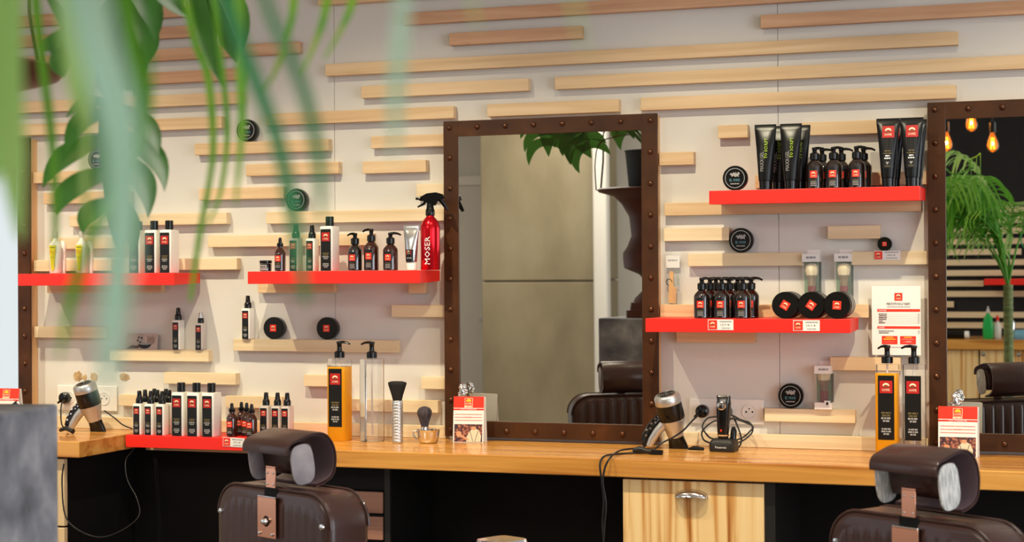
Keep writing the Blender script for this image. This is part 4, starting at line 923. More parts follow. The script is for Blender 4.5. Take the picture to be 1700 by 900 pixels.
def smooth(pts, n=6):
    pts = [Vector(p) for p in pts]; out = []
    for i in range(len(pts)-1):
        p0, p1, p2, p3 = pts[max(i-1, 0)], pts[i], pts[i+1], pts[min(i+2, len(pts)-1)]
        for j in range(n):
            t = j/n; out.append(.5*((2*p1)+(p2-p0)*t+(2*p0-5*p1+4*p2-p3)*t*t+(3*p1-p0-3*p2+p3)*t**3))
    return out+[pts[-1]]
def cord(label, pts, r=.0028, name='cord'):
    mb = MB(); mb.tube(smooth(pts), r, 'cable', 8); return tag(link(name, mb.mesh(name, 80)), label, 'cord')
zc = TOPZ+.0035
def A(u, v, Y): return tuple(at(u, v, Y))
cord('black cord from the plug across the hair dryer, hanging off the worktop edge', [A(1162, 687, -.03), A(1150, 698, -.10), A(1135, 714, -.19), A(1118, 726, -.23), A(1100, 735, -.26), (A(1082, 740, -.27)[0], -.27, zc+.004), (A(1058, 744, -.30)[0], -.30, zc), (A(1020, 749, -.36)[0], -.36, zc),
      (A(1002, 752, -.44)[0], -.445, zc), A(996, 772, -.462), A(998, 792, -.462), A(1002, 830, -.46), A(1000, 870, -.46), A(1003, 910, -.46)])
cord('black cord from the hair dryer grip, twisting down in front of the worktop', [A(1072, 739, -.15), (A(1066, 741, -.20)[0], -.20, zc+.004), (A(1050, 744, -.28)[0], -.28, zc+.009), (A(1030, 747, -.33)[0], -.33, zc+.008), (A(1017, 752, -.44)[0], -.452, zc+.004), A(1005, 775, -.470), A(1001, 800, -.471), A(1006, 835, -.471), A(1004, 870, -.471), A(1001, 910, -.471)])
q = at(1069, 742, -.29); mb = MB(); mb.tube([(-.030, 0, .008), (-.010, 0, .012), (.012, -.004, .008), (.034, -.008, .006)], [.007, .011, .007, .008], 'cable', 10); mb.box((.028, -.017, .0), (.060, .001, .012), 'matt_black')
tag(link('cord_wrap', mb.mesh('w'), loc=(q.x, -.30, TOPZ+.001)), 'black strap binding the folded cords in front of the right hair dryer', 'cord wrap')
q = at(1160, 740, -.14); mb = MB(); mb.tube([(-.024, 0, .005), (-.008, 0, .008), (.010, .002, .007), (.022, 0, .006)], [.004, .007, .006, .005], 'matt_black', 8, flat=.8)
tag(link('hair_clip', mb.mesh('c'), loc=(q.x, -.17, TOPZ)), 'small black clip lying between the hair dryer and the charging stand', 'clip')
cord('black clipper cord looping in large coils around the charging stand', [A(1217, 690, -.03), A(1226, 712, -.06), A(1231, 730, -.09), A(1226, 743, -.12), A(1220, 738, -.11), A(1236, 730, -.09), A(1249, 717, -.07), A(1246, 703, -.06), A(1230, 697, -.05), A(1213, 689, -.05), A(1200, 693, -.06), A(1188, 692, -.07),
      A(1174, 695, -.08), A(1166, 708, -.09), A(1172, 720, -.10), A(1182, 728, -.10), A(1210, 732, -.10), A(1232, 727, -.085), A(1246, 715, -.075), A(1250, 708, -.07), A(1236, 701, -.06), A(1218, 695, -.05), A(1200, 697, -.06), A(1182, 701, -.08), A(1166, 716, -.09), A(1168, 730, -.10), A(1180, 736, -.115)], .0026)
cord('black cord at the left running from the plug down to the dryer grip', [A(108, 662, -.03), A(102, 672, -.08), A(101, 690, -.14), A(103, 706, -.18), A(110, 712, -.20)], .0026)
cord('thin black cord drooping from the left worktop gap towards the cabinet', [A(173, 682, -.10), A(190, 694, -.10), A(205, 706, -.085), (-3.092, -.09, zc), (-3.0772, -.10, zc-.002), (-3.0772, -.115, .872), (-3.0765, -.15, .842), A(209, 764, -.215), A(211, 795, -.24), A(228, 830, -.26), A(230, 858, -.28), A(200, 882, -.36), A(165, 892, -.43), A(130, 880, -.465), A(108, 855, -.47), A(103, 800, -.47), A(106, 770, -.47)], .0024)
q = at(118, 706, -.22); mb = MB(); mb.tube([(-.030, 0, .012), (-.008, 0, .020), (.012, -.004, .014), (.026, -.006, .010)], [.006, .008, .007, .009], 'cable', 10)
tag(link('cord_wrap', mb.mesh('w'), loc=(q.x, -.24, TOPZ+.001)), 'black strap on the cord beside the left hair dryer grip', 'cord wrap')

# ------------------------------------------------------------------ barber chairs (x right, y forward, seen from behind)
def outline(w, z0, z1, r, n=8, rb=.03):
    """rounded panel outline in x, z; counter-clockwise"""
    pts = []
    for cx, cz, a0, rr in ((w-rb, z0+rb, -R90, rb), (w-r, z1-r, 0, r), (-w+r, z1-r, R90, r), (-w+rb, z0+rb, 2*R90, rb)):
        for i in range(n+1): a = a0+R90*i/n; pts.append((cx+rr*math.cos(a), cz+rr*math.sin(a)))
    return pts
def panel(mb, secs, k, w, z0, z1, r):
    """loft of the outline along y; secs: (y, inset)"""
    vs = []; N = None
    for y, ins in secs:
        o = outline(w-ins, z0+ins, z1-ins, max(.01, r-ins)); N = len(o); vs += [(x, y, z) for x, z in o]
    fs = []
    for j in range(len(secs)-1):
        for i in range(N):
            a, b = j*N+i, j*N+(i+1) % N; fs.append((b, a, a+N, b+N))
    fs.append(tuple(range(N))); fs.append(tuple(range((len(secs)-1)*N, len(secs)*N))[::-1])
    mb.add(vs, fs, k)
def barber_chair(label, loc, rz, cap='endcap', headz=1.02, sc=1.0, arm=None):
    t = thing('barber_chair', label, 'barber chair', loc, rz, 'brown leather barber chairs'); t.scale = (sc, sc, 1)
    Wd, T, Z0, Z1 = .212, .118, .50, .932
    mb = MB(); panel(mb, [(0, .014), (.003, .006), (.010, .001), (.018, 0), (T-.018, 0), (T-.006, .005), (T, .016)], 'leather', Wd, Z0, Z1, .076)
    link('backrest', mb.mesh('backrest', 50), t)
    # piping round the front and back rims
    for nm, y in (('piping', .006), ('piping', T-.006)):
        o = outline(Wd-.0005, Z0, Z1-.0005, .076); m = MB(); m.tube([(x, y, z) for x, z in o[9:27]], .0035, 'leather', 8); link(nm, m.mesh('p'), t)
    def pleats(y, face, k, n, x0, x1, z0, ztop, amp=.0022):
        m = MB(); st = 6; vs = []; fs = []; tot = n*st
        for i in range(tot+1):
            f = i/tot; x = x0+(x1-x0)*f; bul = abs(math.sin(math.pi*i/st))**.6*amp
            ed = max(0, abs(x)-(max(x1, -x0)-.075))/.075; zt = ztop-.055*(1-math.sqrt(max(0, 1-ed*ed)))
            for z, e in ((z0, .2), (z0+.015, 1), (zt-.02, 1), (zt-.006, .7), (zt, 0)): vs.append((x, y+face*(bul*e+.0005), z))
        for i in range(tot):
            for j in range(4):
                a = i*5+j; f = (a, a+5, a+6, a+1); fs.append(f if face < 0 else f[::-1])
        m.add(vs, fs, k); return m.mesh('pleats', 80)
    link('rear_pleats', pleats(0, -1, 'leather', 13, -.196, .196, .52, .902), t)
    link('front_pleats', pleats(T, 1, 'leather', 10, -.198, .198, .52, .918, .008), t)
    for x in (-.19, .19):
        m = MB().lathe([(.0075, -.002), (.0065, -.006), (.0003, -.0075)], 'chrome', 14, 'y', (x, .862)); link('stud', m.mesh('s'), t, label='chrome stud')
    m = MB(); m.tube([(Wd+.001, .03, .80), (Wd+.010, .035, .80), (Wd+.010, .045, .72)], .008, 'chrome', 10); link('side_bracket', m.mesh('b'), t, label='chrome bracket')
    # strap plate and headrest post
    sx = .0335
    m = MB(); m.box((-sx, -.0125, .818), (sx, -.009, .912), 'warm_reflect'); m.box((-sx, -.0125, .912), (sx, .012, .9155), 'chrome'); st = link('strap_plate', m.mesh('st', 0), t, bevel=.0015, label='polished metal strap plate')
    m = MB()
    for x, z in ((-.024, .828), (.024, .828)): m.lathe([(.0042, -.0125), (.0036, -.0155), (.0003, -.0165)], 'chrome', 12, 'y', (x, z))
    m.lathe([(.013, -.0122), (.0125, -.0130), (.0003, -.0128)], 'matt_black', 20, 'y', (0, .857)); m.lathe([(.009, -.013), (.008, -.020), (.0055, -.024), (.0003, -.025)], 'chrome', 16, 'y', (0, .857)); link('screws', m.mesh('sc'), st)
    m = MB(); m.loft([(.914, .030, .013, 3, 0, .010), (.934, .027, .012, 3, 0, .010)], 'matt_black', 20); link('post_sleeve', m.mesh('sl'), t, label='black post sleeve')
    zc = headz; m = MB(); m.box((-.0175, .000, .926), (.0175, .004, zc-.018), 'warm_reflect'); m.box((-.0175, .000, zc-.018), (.0175, .022, zc-.014), 'warm_reflect')
    for x in (-.011, .011):
        for z in (.942, zc-.030): m.lathe([(.0032, 0), (.0026, -.002), (.0003, -.0028)], 'chrome', 10, 'y', (x, z))
    link('headrest_post', m.mesh('hp', 30), t, bevel=.001, label='chrome headrest post')
    # headrest: rear cushion with fabric ends, leather wrap over the top to the front
    hr = bpy.data.objects.new('headrest', None); COL.objects.link(hr); hr.parent = t; hr.location = (-.006, .032, zc-.002); hr.rotation_euler = (.16, 0, 0); hr.scale = (.94, .90, .94)
    hw = .082
    c = MB().loft([(-hw+.004, .018, .040, 3), (-hw+.006, .020, .042, 3), (hw-.006, .020, .042, 3), (hw-.004, .018, .040, 3)], 'leather', 32, 'x').mesh('cushion', 50); link('cushion', c, hr, (0, .026, .0))
    for s in (-1, 1):
        lo, hi = (hw, hw+.006) if s > 0 else (-hw-.006, -hw)
        e = MB().loft([(lo, .033, .048, 3), (lo+.0012, .035, .050, 3), (hi-.0012, .035, .050, 3), (hi, .033, .048, 3)], cap, 32, 'x').mesh('end', 50); link('end_plate', e, hr, (0, .002, -.006), label='pale fabric-covered end plate of the headrest')
    def wrapm(th0, th1, k, w):
        pr = [(-.0375, .026), (-.035, .040), (-.024, .049), (0, .053), (.028, .056), (.058, .055), (.082, .045), (.097, .020), (.100, -.008), (.094, -.034), (.084, -.050), (.068, -.058), (.046, -.062), (.030, -.062)]
        pr = [(p.x, p.y) for p in smooth([Vector((a, b, 0)) for a, b in pr], 3)]; m = MB(); vs = []; N = len(pr)
        for x in (-w, -w+.004, w-.004, w):
            ins = .0015 if abs(x) == w else 0
            for side in (0, 1):
                for i, (y, z) in enumerate(pr):
                    a = pr[max(i-1, 0)]; b = pr[min(i+1, N-1)]; dx, dz = b[0]-a[0], b[1]-a[1]; l = math.hypot(dx, dz); o = (th1-ins if side else th0+ins)
                    vs.append((x, y-dz/l*o, z+dx/l*o))
        fs = []; S = 2*N
        for j in range(3):
            for i in range(N-1):
                a = j*S+i; fs.append((a, a+1, a+S+1, a+S)); a += N; fs.append((a, a+S, a+S+1, a+1))
            a = j*S; fs.append((a, a+S, a+S+N, a+N)); a = j*S+N-1; fs.append((a, a+N, a+N+S, a+S))
        for i in range(N-1):
            fs.append((i, i+N, i+N+1, i+1)); a = 3*S+i; fs.append((a, a+1, a+N+1, a+N))
        m.add(vs, fs, k); return m.mesh('wrap', 50)
    link('leather_wrap', wrapm(.002, .0085, 'leather', .090), hr); link('lining', wrapm(-.001, .0018, 'lining', .0885), hr, label='grey brown lining inside the headrest wrap')
    # seat, arms, base
    m = MB(); m.loft([(.47, .225, .20, 6, 0, .30), (.49, .235, .21, 6, 0, .30), (.535, .235, .21, 6, 0, .30), (.555, .215, .19, 5, 0, .30)], 'leather', 40); link('seat', m.mesh('seat', 50), t)
    for s in (-1, 1):
        m = MB(); x = s*.262; m.loft([(.0, .024, .014, 4, x, .675), (.01, .028, .018, 4, x, .675), (.335, .030, .020, 4, x, .675), (.345, .026, .016, 4, x, .675)], 'leather', 24, 'y'); ar = link('armrest', m.mesh('arm', 50), t, (0, .09, 0))
        m = MB(); m.tube([(x, .38, .50), (x, .38, .662)], .016, 'chrome', 12); m.tube([(x, .02, .50), (x, .02, .662)], .016, 'chrome', 12); m.box((x-.016, .0, .47), (x+.016, .40, .50), 'chrome'); link('arm_frame', m.mesh('af'), t, label='chrome arm frame')
        m = MB(); m.loft([(.335, .040, .022, 5, x, .682), (.345, .046, .022, 5, x, .682), (.425, .046, .022, 5, x, .682), (.435, .040, .018, 5, x, .682)], 'chrome', 28, 'y')
        if s > 0: m.loft([(.704, .030, .034, 6, x-.016, .40), (.768, .034, .040, 6, x-.016, .40), (.777, .046, .050, 6, x-.016, .40), (.784, .044, .048, 6, x-.016, .40)], 'chrome', 32); link('arm_end', m.mesh('ae', 50), ar, (0, .0, 0), label='chrome arm end cap')
    m = MB(); m.lathe([(.26, .0), (.27, .01), (.26, .03), (.10, .06), (.055, .09), (.05, .30), (.09, .42), (.10, .468)], 'chrome', 40, 'z', (0, .28)); link('base', m.mesh('base'), t, label='chrome pump base')
    m = MB(); m.tube([(-.14, .48, .46), (-.14, .62, .25), (.14, .62, .25), (.14, .48, .46)], .012, 'chrome', 10); m.box((-.16, .60, .235), (.16, .74, .255), 'chrome'); link('footrest', m.mesh('fr'), t, label='chrome footrest')
    return t
P = deep(449, 830, 3.90)
barber_chair('brown leather barber chair with grey headrest ends, in front of the low red shelf', (P.x, P.y, 0), -math.radians(26), headz=.998, sc=1.03)
P = deep(1508, 850, 3.37)
barber_chair('brown leather barber chair with a white headrest end, in front of the right mirror', (P.x, P.y, 0), -math.radians(33), 'endcap_white', 1.006)

# ------------------------------------------------------------------ concrete block with the iron urn and the split-leaf plant
BA = math.radians(10); e1 = Vector((math.cos(BA), math.sin(BA), 0)); e2 = Vector((-math.sin(BA), math.cos(BA), 0))
BC = Vector((-1.800, -2.43, 0)) - e1*.2 - e2*.2
mb = MB(); mb.box((-.2, -.2, 0), (.2, .2, 1.193), 'concrete'); o = link('concrete_pedestal', mb.mesh('block', 0), loc=BC, bevel=.006); o.rotation_euler = (0, 0, BA)
tag(o, 'tall grey concrete block at the left edge, its top just below eye level', 'pedestal')
UX, UY = -1.96, -2.64
t = thing('iron_urn', 'brown cast iron urn on the concrete block, its rim showing among the leaves', 'urn', (UX, UY, 1.1935))
mb = MB(); mb.loft([(0, .112, .112, 12), (.035, .112, .112, 12), (.036, .10, .10, 8), (.07, .095, .095, 8)], 'rust', 40); link('plinth', mb.mesh('p', 40), t)
mb = MB(); mb.lathe([(.10, .070), (.09, .09), (.05, .13), (.045, .17), (.07, .20), (.14, .23), (.145, .27), (.145, .30), (.125, .33), (.105, .38), (.115, .47), (.15, .53), (.185, .565), (.255, .585), (.265, .596), (.255, .602), (.20, .598), (.15, .596)], 'rust', 48); link('bowl', mb.mesh('b', 50), t)
pot = thing('split_leaf_plant', 'large split-leaf monstera in a dark pot on the iron urn, leaves hanging at left', 'potted plant', (UX, UY, 1.791)); mb = MB()
mb.lathe([(.10, .001), (.115, .005), (.13, .17), (.135, .18), (.125, .18), (.12, .16), (.001, .16)], 'soil', 32); link('pot', mb.mesh('pot'), pot)
POT = Vector((UX, UY, 1.791))
def W2L(p): return Vector(p)-POT
# the clear hanging leaf: midrib and lobes given where the photo shows them, bending towards the viewer at the tips
def leaf_lobes(mid, lobes, Z, k='monstera', core=None, bend=.05, name='leaf'):
    m = MB(); ms = smooth([deep(u, v, Z) - FW*0 for u, v in mid], 5)
    if core: m.ribbon([W2L(p) for p in ms], [core*math.sin(math.pi*(.12+.83*i/(len(ms)-1)))**.7 for i in range(len(ms))], RT, k, .12)
    for (u0, v0), (u1, v1), (u2, v2), w in lobes:
        a, b, c = deep(u0, v0, Z), deep(u1, v1, Z-.015), deep(u2, v2, Z-bend); pts = []; ws = []; n = 12
        for i in range(n+1):
            s = i/n; pts.append(W2L(a*(1-s)**2+b*2*s*(1-s)+c*s*s)); ws.append(w*.86*(.45+.75*math.sin(math.pi*s*.75+.15))*(1-s**3.2)**.9 if s < 1 else .0006)
        t = (pts[-1]-pts[0]); m.ribbon(pts, ws, FW.cross(t) if abs(FW.cross(t).length) > 1e-4 else RT, k, .18)
    return link(name, m.mesh('leaf', 60), pot)
leaf_lobes([(178, 165), (182, 220), (190, 290), (196, 370), (200, 415)],
    [((178, 190), (125, 178), (108, 256), .017), ((180, 232), (95, 240), (71, 312), .0185), ((178, 172), (140, 158), (110, 194), .011), ((185, 285), (100, 300), (96, 357), .019), ((192, 335), (132, 340), (137, 388), .016),
     ((182, 180), (262, 195), (262, 262), .018), ((190, 225), (275, 240), (273, 318), .019), ((196, 265), (255, 285), (246, 362), .020), ((200, 330), (225, 370), (222, 420), .016)], 2.62, core=.020)
leaf_lobes([(205, -60), (210, 0), (214, 80), (216, 150)], [((205, -40), (262, 0), (258, 70), .024), ((208, 0), (262, 60), (243, 108), .022), ((208, -20), (165, 30), (178, 80), .020), ((210, 30), (180, 80), (205, 155), .022), ((210, 20), (245, 90), (222, 160), .018)], 2.9, core=.026)
leaf_lobes([(335, -60), (338, -10), (345, 40), (352, 90)], [((318, -60), (335, 60), (371, 146), .0165), ((345, -50), (412, 10), (398, 98), .022), ((345, -20), (380, 60), (392, 104), .018)], 2.8, core=.016)
leaf_lobes([(240, -60), (262, -20), (285, 5)], [((240, -40), (275, 0), (318, 32), .014), ((235, -50), (300, -20), (300, 20), .014)], 2.75, core=.010)
leaf_lobes([(110, 55), (100, 80), (100, 100)], [((112, 50), (82, 70), (73, 86), .014), ((110, 60), (90, 100), (106, 128), .018)], 2.5, core=.016)
# leaves that only the middle mirror shows, on the wall side of the plant
def mirror_leaf(uv, dy=.0, spread=.12, rot=0):
    c = at(uv[0], uv[1]+14, 2.6+dy); c = Vector((c.x, -c.y, c.z)); m = MB()
    X = Vector((math.cos(rot), 0, math.sin(rot))); Zv = Vector((-math.sin(rot), .25, math.cos(rot))).normalized()
    top = c+Zv*spread; m.ribbon([W2L(top-Zv*spread*2*i/6) for i in range(7)], [.02, .045, .05, .045, .035, .02, .001], X, 'monstera', .1)
    for s in (-1, 1):
        for j in range(4):
            a = top-Zv*spread*(.25+.4*j); e = a+X*s*spread*(1.15-.12*j)-Zv*spread*(.55+.1*j); mdl = a+X*s*spread*.75+Zv*.01
            pts = [W2L(a*(1-q)**2+mdl*2*q*(1-q)+e*q*q) for q in [i/8 for i in range(9)]]
            m.ribbon(pts, [.018, .02, .022, .023, .023, .021, .017, .010, .0005], Zv, 'monstera', .15)
    link('leaf', m.mesh('leaf', 60), pot)
    return c
ends = [mirror_leaf((918, 218), spread=.13), mirror_leaf((972, 232), spread=.11, rot=.5), mirror_leaf((1050, 200), spread=.10, rot=.3), mirror_leaf((840, 150), spread=.14, rot=-.4)]
m = MB(); base = Vector((UX, UY, 1.95))
for e in ends + [deep(178, 165, 2.62), deep(205, -60, 2.9), deep(335, -60, 2.8), deep(240, -60, 2.75), deep(110, 55, 2.5)]:
    mid = (base+e)/2+Vector((0, 0, .28)); m.tube([W2L(base*(1-q)**2+mid*2*q*(1-q)+e*q*q) for q in [i/14 for i in range(15)]], .006, 'monstera', 8)
link('stems', m.mesh('stems'), pot)
rr = random.Random(2)
for i in range(5):
    m = MB(); a = rr.uniform(1.0, 3.4); b0 = base+Vector((.1*math.cos(a), .1*math.sin(a), .1)); m.tube([W2L(p) for p in smooth([b0, b0+Vector((.14*math.cos(a), .14*math.sin(a), .05-.02*i)), b0+Vector((.19*math.cos(a+.3), .19*math.sin(a+.3), -.12)), b0+Vector((.17*math.cos(a), .17*math.sin(a), -.26))], 5)], .003, 'rust', 6)
    link('aerial_root', m.mesh('roots'), pot)

# ------------------------------------------------------------------ palm standing close to the camera, just left of the frame
pv = at(1675, 470, 4.45); PB = Vector((pv.x, -4.45, 0))
palm = thing('palm_tree', 'indoor palm whose blurred leaves hang over the left foreground, whole in the right mirror', 'potted plant', PB)
def L(p): return Vector(p)-PB
m = MB(); m.lathe([(.13, 0), (.15, .01), (.17, .28), (.175, .30), (.165, .30), (.16, .27)], 'soil', 32); link('pot', m.mesh('pot'), palm)
m = MB(); pr = []
for i in range(24): z = .25+i*.044; pr += [(.0275, z), (.0250, z+.004), (.0255, z+.040)]
m.lathe(pr, 'trunk', 20); link('trunk', m.mesh('trunk'), palm)
CR = PB+Vector((0, 0, 1.29)); rr = random.Random(11)
def infront(p):
    d = Vector(p)-CAM; z = d.dot(FW)
    if z < .12: return z > -.05
    return abs(d.dot(RT)/z*FPX) < 850+22 and abs(d.dot(UP)/z*FPX) < 450+22
def leaflet(m, root, d, ln, w, k='palm', droop=.6):
    d = Vector(d).normalized(); pts = []; n = 7
    for i in range(n+1):
        s = i/n; pts.append(root+d*ln*s+Vector((0, 0, -1))*ln*droop*s*s)
    if any(infront(p) for p in pts): return
    ws = [w*(.5+.5*math.sin(math.pi*min(1, s*1.4+.1)/1.5))*(1-s)**.5+.0003 for s in [i/n for i in range(n+1)]]
    m.ribbon([L(p) for p in pts], ws, Vector((0, 0, 1)).cross(d)+Vector((0, 0, .25)), k, .3)
FR = []                                       # frond tips: heading (radians), reach, rise
for i in range(24):
    a = [2.9, 2.3, 1.75, 3.5, 4.1, 1.25, 4.8, .7, 2.6, 3.2, 2.0, 5.4, .15, 2.75, 1.5, 3.0, 2.1, 3.8, 1.0, 2.45, 3.3, 1.9, .4, 2.65][i]; reach = rr.uniform(.38, .62) if i < 13 else rr.uniform(.30, .50)
    rise = [.95, .75, .80, .7, .8, .9, .6, .95, .5, .45, .55, .6, .85][i] if i < 13 else rr.uniform(.3, .75)
    dirv = Vector((math.cos(a), math.sin(a), 0)); tip = CR+dirv*reach+Vector((0, 0, rise*.64)); mid = CR+dirv*reach*.26+Vector((0, 0, rise*1.08))
    ax = [CR*(1-s)**2+mid*2*s*(1-s)+tip*s*s for s in [q/26 for q in range(27)]]
    if any(infront(p) for p in ax): continue
    m = MB(); m.tube([L(p) for p in ax], [.0065*(1-q/30) for q in range(27)], 'palm', 8)
    for q in range(7, 27):
        t = (ax[min(q+1, 26)]-ax[q-1]).normalized(); sd = t.cross(Vector((0, 0, 1))).normalized(); env = math.sin(math.pi*(q-4)/25)**.6
        for s in (-1, 1): leaflet(m, ax[q], sd*s*.95+t*.55+Vector((0, 0, .12)), .34*env*rr.uniform(.85, 1.1), .0125, 'palm' if i % 3 else 'palm_light', rr.uniform(.45, .95))
    link('frond', m.mesh('frond', 60), palm)
# leaflets of the nearest fronds, each where the photo shows it
NL = [  # path (u, v), half width px start/end, camera distance, colour
 ([(0, -90), (10, 120), (20, 260), (34, 400)], (42, 30, 26, 3), .74, 'palm_light'),
 ([(-40, -90), (-25, 150), (-12, 300)], (34, 30, 10), .70, 'palm_light'),
 ([(52, -90), (66, 70), (84, 210), (92, 330), (90, 450)], (9, 8, 8, 7, 3), 1.2, 'palm'),
 ([(112, -90), (122, 60), (130, 150), (136, 205)], (26, 24, 16, 4), .78, 'palm_light'),
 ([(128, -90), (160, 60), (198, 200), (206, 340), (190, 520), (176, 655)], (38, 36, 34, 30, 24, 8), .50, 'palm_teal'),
 ([(196, -90), (222, 80), (238, 170), (236, 260)], (14, 13, 11, 5), .88, 'palm'),
 ([(292, -90), (322, 62), (345, 125), (354, 232), (348, 300), (330, 400), (316, 500)], (7, 7, 7, 6, 5, 5, 3), 1.5, 'palm'),
 ([(345, -90), (372, 140), (377, 230), (366, 320), (346, 372)], (5, 5, 5, 4, 2), 1.5, 'palm'),
 ([(352, -90), (392, 50), (429, 146), (460, 232), (482, 330), (498, 430), (508, 505)], (12, 13, 13, 13, 12, 10, 5), .78, 'palm_deep'),
 ([(415, -90), (448, 20), (480, 90), (504, 150), (524, 232), (532, 300), (534, 372)], (8, 9, 10, 11, 11, 9, 3), .72, 'palm_deep'),
 ([(492, -90), (488, 0), (480, 50), (460, 112), (438, 152)], (8, 7, 6, 5, 2), 1.35, 'palm'),
 ([(552, -90), (543, 0), (531, 52), (500, 125)], (8, 7, 6, 2), 1.35, 'palm'),
 ([(594, -90), (585, 0), (568, 46), (538, 98)], (8, 7, 5, 2), 1.35, 'palm'),
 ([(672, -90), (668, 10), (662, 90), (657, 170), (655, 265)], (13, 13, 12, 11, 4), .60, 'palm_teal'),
 ([(776, -90), (783, 0), (795, 52)], (4, 3, 1), .66, 'palm_light'),
 ([(940, -90), (952, 0), (975, 100)], (5, 4, 1), .52, 'palm_light'),
 ([(395, -40), (400, 120), (402, 200), (398, 262), (391, 340)], (8, 9, 7, 5, 2), 1.3, 'palm'),
 ([(250, 180), (228, 270), (170, 350), (140, 425), (118, 500), (97, 600)], (3, 6, 9, 11, 9, 2), .84, 'palm'),
 ([(140, -90), (142, 60), (146, 160), (140, 300), (150, 400)], (4, 5, 6, 6, 2), .95, 'palm_light'),
]
anch = []
for pts, ws, Z, k in NL:
    m = MB(); n = len(pts); P3 = smooth([deep(u, v, Z*(1+.04*math.sin(i))) for i, (u, v) in enumerate(pts)], 5); ww = []
    for i in range(len(P3)):
        f = i/5; j = min(int(f), n-2); ww.append((ws[j]+(ws[j+1]-ws[j])*(f-j))/FPX*Z)
    m.ribbon([L(p) for p in P3], ww, RT, k, .12); link('leaflet', m.mesh('leaflet', 60), palm); anch.append((P3[0], Z))
# two rachises arching above the frame carry those leaflets
for zs, lift in (((0, .82), .07), ((.82, 1.1), .10), ((1.1, 2), .20)):
    sel = sorted([a for a, Z in anch if zs[0] <= Z < zs[1]], key=lambda p: p.x); m = MB()
    hi = [p+Vector((0, 0, lift+.015*i)) for i, p in enumerate(sel)]; path = smooth([CR, CR+Vector((-.03, .03, .25))]+[Vector((hi[0].x-.08, hi[0].y, hi[0].z+.03))]+hi, 5)
    m.tube([L(p) for p in path], .004, 'palm', 8)
    for a, h in zip(sel, hi): m.tube([L(a), L(h)], .0016, 'palm', 6)
    link('rachis', m.mesh('rachis'), palm)

# ------------------------------------------------------------------ what the right mirror shows at the back of the room
def vr(u, v, yy): p = at(u, v+41.7*yy/(yy-5.05), -yy); return Vector((p.x, yy, p.z))       # real point seen by reflection in the wall plane
x0, x1 = -2.2, 1.4
z = vr(1600, 564, -6.45).z
tag(link('rear_counter', bx((x0, -6.98, z-.065), (x1, -6.45, z), 'top'), bevel=.003), 'wooden counter along the black wall, seen in the right mirror', 'worktop')
t = thing('rear_cabinet', 'pine cabinet with a round knob below the counter in the right mirror', 'cabinet', (-.95, -6.5, 0))
link('body', bx((-.5, -.45, .0), (.52, .0, z-.066), 'soot'), t)
for a, b in ((-.5, .195), (.205, .52)):
    d = link('door', bx((a, .001, .06), (b, .022, z-.07), 'pine'), t, bevel=.002)
    k = vr(1634, 588, -6.47); m = MB(); kx = k.x+.95 if a < 0 else .45; m.lathe([(.006, .022), (.006, .034), (.016, .040), (.014, .048), (.0003, .051)], 'chrome', 20, 'y', (kx, k.z)); link('knob', m.mesh('knob'), d)
rr = random.Random(4)
for j in range(12):
    zz = vr(1600, 540-17.2*j, -6.98).z; xa = x0+rr.uniform(0, .2); xb = [-.25, -.38, -.95, .2, -.75, .5, .3, -.5, .6, .2, .4, .1][j]
    xb = max(xb, xa+.5); o = link('wooden_slat', bx(((xa-xb)/2, 0, -.02), ((xb-xa)/2, .03, .02), 'slat_pale'), loc=((xa+xb)/2, -6.9995, zz), bevel=.001)
    tag(o, ['lowest','second','third','fourth','fifth','sixth','seventh','eighth','ninth','tenth','eleventh','topmost'][j]+' pale slat above the rear counter on the black wall in the right mirror', 'slat', 'slats on the black rear wall')
k = vr(1668, 469, -6.75); tag(link('red_shelf', bx((k.x-.13, -6.96, k.z-.02), (k.x+.5, -6.76, k.z+.02), 'red'), bevel=.001), 'red shelf on the black rear wall, seen behind the palm stem', 'shelf')
def rp(u): return vr(u, 560, -6.62).x
t = thing('soap_bottle', 'green soap bottle on the rear counter, seen in the right mirror', 'bottle', (rp(1642), -6.62, z+.0005))
link('body', MB().loft([(0, .030, .02, 3), (.004, .033, .022, 3), (.09, .036, .023, 3), (.14, .026, .018, 2.5), (.16, .012, .012, 2), (.17, .012, .012, 2)], 'green_soap', 28).mesh('b', 60), t); link('cap', MB().lathe([(.013, .171), (.012, .19), (.006, .20), (.005, .215)], 'clear_milk', 16).mesh('c'), t)
t = thing('soap_bottle', 'small white bottle with red cap on the rear counter beside the palm stem', 'bottle', (rp(1657), -6.66, z+.0005))
link('body', MB().loft([(0, .024, .018, 3), (.004, .026, .02, 3), (.09, .026, .02, 3), (.105, .010, .010, 2), (.115, .010, .010, 2)], 'white', 28).mesh('b', 60), t); link('cap', MB().lathe([(.011, .116), (.010, .140), (.004, .155)], 'red', 16).mesh('c'), t)
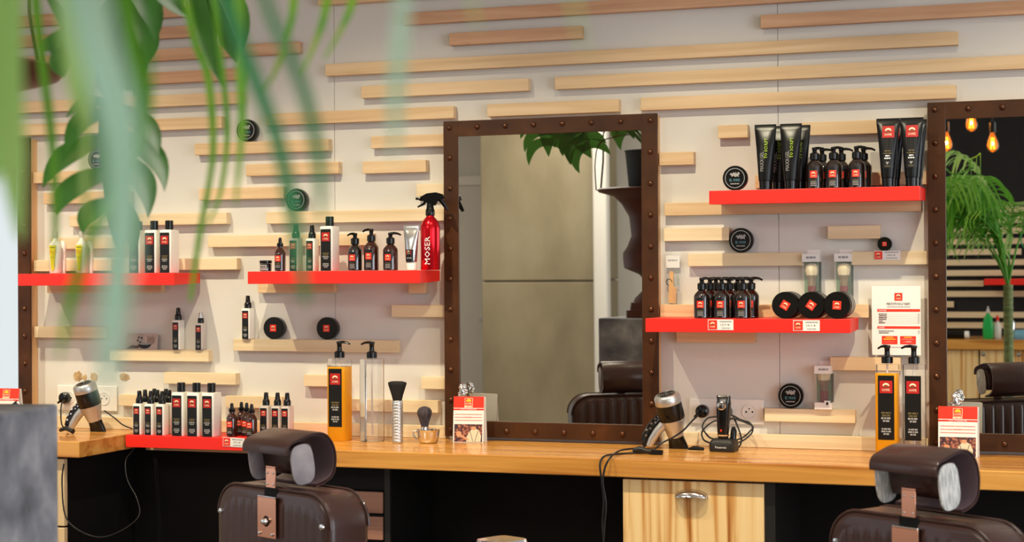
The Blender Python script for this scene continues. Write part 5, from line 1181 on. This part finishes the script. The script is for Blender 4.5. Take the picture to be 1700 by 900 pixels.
t = thing('metal_shaker', 'shiny metal shaker right of the palm stem on the rear counter', 'shaker', (rp(1682), -6.62, z+.0005))
link('body', MB().lathe([(.020, 0), (.021, .01), (.018, .07), (.021, .10), (.012, .12), (.001, .125)], 'chrome', 24).mesh('b'), t)
t = thing('spray_can', 'dark can with white end lying on the rear counter in the right mirror', 'can', (rp(1596), -6.60, z+.026))
link('body', MB().lathe([(.024, -.09), (.026, -.088), (.026, .03)], 'black', 24, 'x').lathe([(.0255, .031), (.0255, .055), (.020, .06)], 'white', 24, 'x').mesh('b'), t)
t = thing('blue_towel', 'folded blue cloth on the rear counter at the right edge of the mirror', 'towel', (rp(1700), -6.62, z+.0005))
link('cloth', MB().loft([(0, .06, .05, 4), (.02, .065, .055, 4), (.045, .06, .05, 4), (.06, .05, .04, 3)], 'blue_soap', 30).mesh('b'), t)
# pendant bulbs hanging in the room, seen in the right mirror
for u, v, d in ((1574, 237, 'left one, close to the frame'), (1650, 238, 'right one, in front of a palm frond'), (1615, 204, 'highest, cut by the top rail')):
    p = vr(u, v, -3.75); t = thing('pendant_bulb', 'glowing pendant bulb reflected in the right mirror, '+d, 'lamp', (p.x, p.y, p.z-.055), 0, 'glowing pendant bulbs')
    link('glass', MB().lathe([(.001, 0), (.016, .004), (.028, .020), (.031, .038), (.026, .060), (.016, .085), (.012, .100)], 'bulb_glass', 28).mesh('g'), t)
    m = MB()
    for i in range(6): a = 6.2832*i/6; m.tube([(.011*math.cos(a), .011*math.sin(a), .018), (.006*math.cos(a), .006*math.sin(a), .075)], .0022, 'bulb_glow', 6)
    link('filament', m.mesh('f'), t); link('socket', MB().lathe([(.0145, .101), (.0165, .104), (.0165, .150), (.006, .160)], 'soot', 24).mesh('s'), t)
    link('flex', MB().tube([(0, 0, .16), (0, 0, 3-(p.z-.055)-.001)], .003, 'cable', 8).mesh('f'), t)
    l = bpy.data.lights.new('bulb_light', 'POINT'); l.energy = 3; l.color = (1, .68, .36); l.shadow_soft_size = .008
    o = bpy.data.objects.new('bulb_light', l); COL.objects.link(o); o.location = (p.x, p.y, p.z-.01)
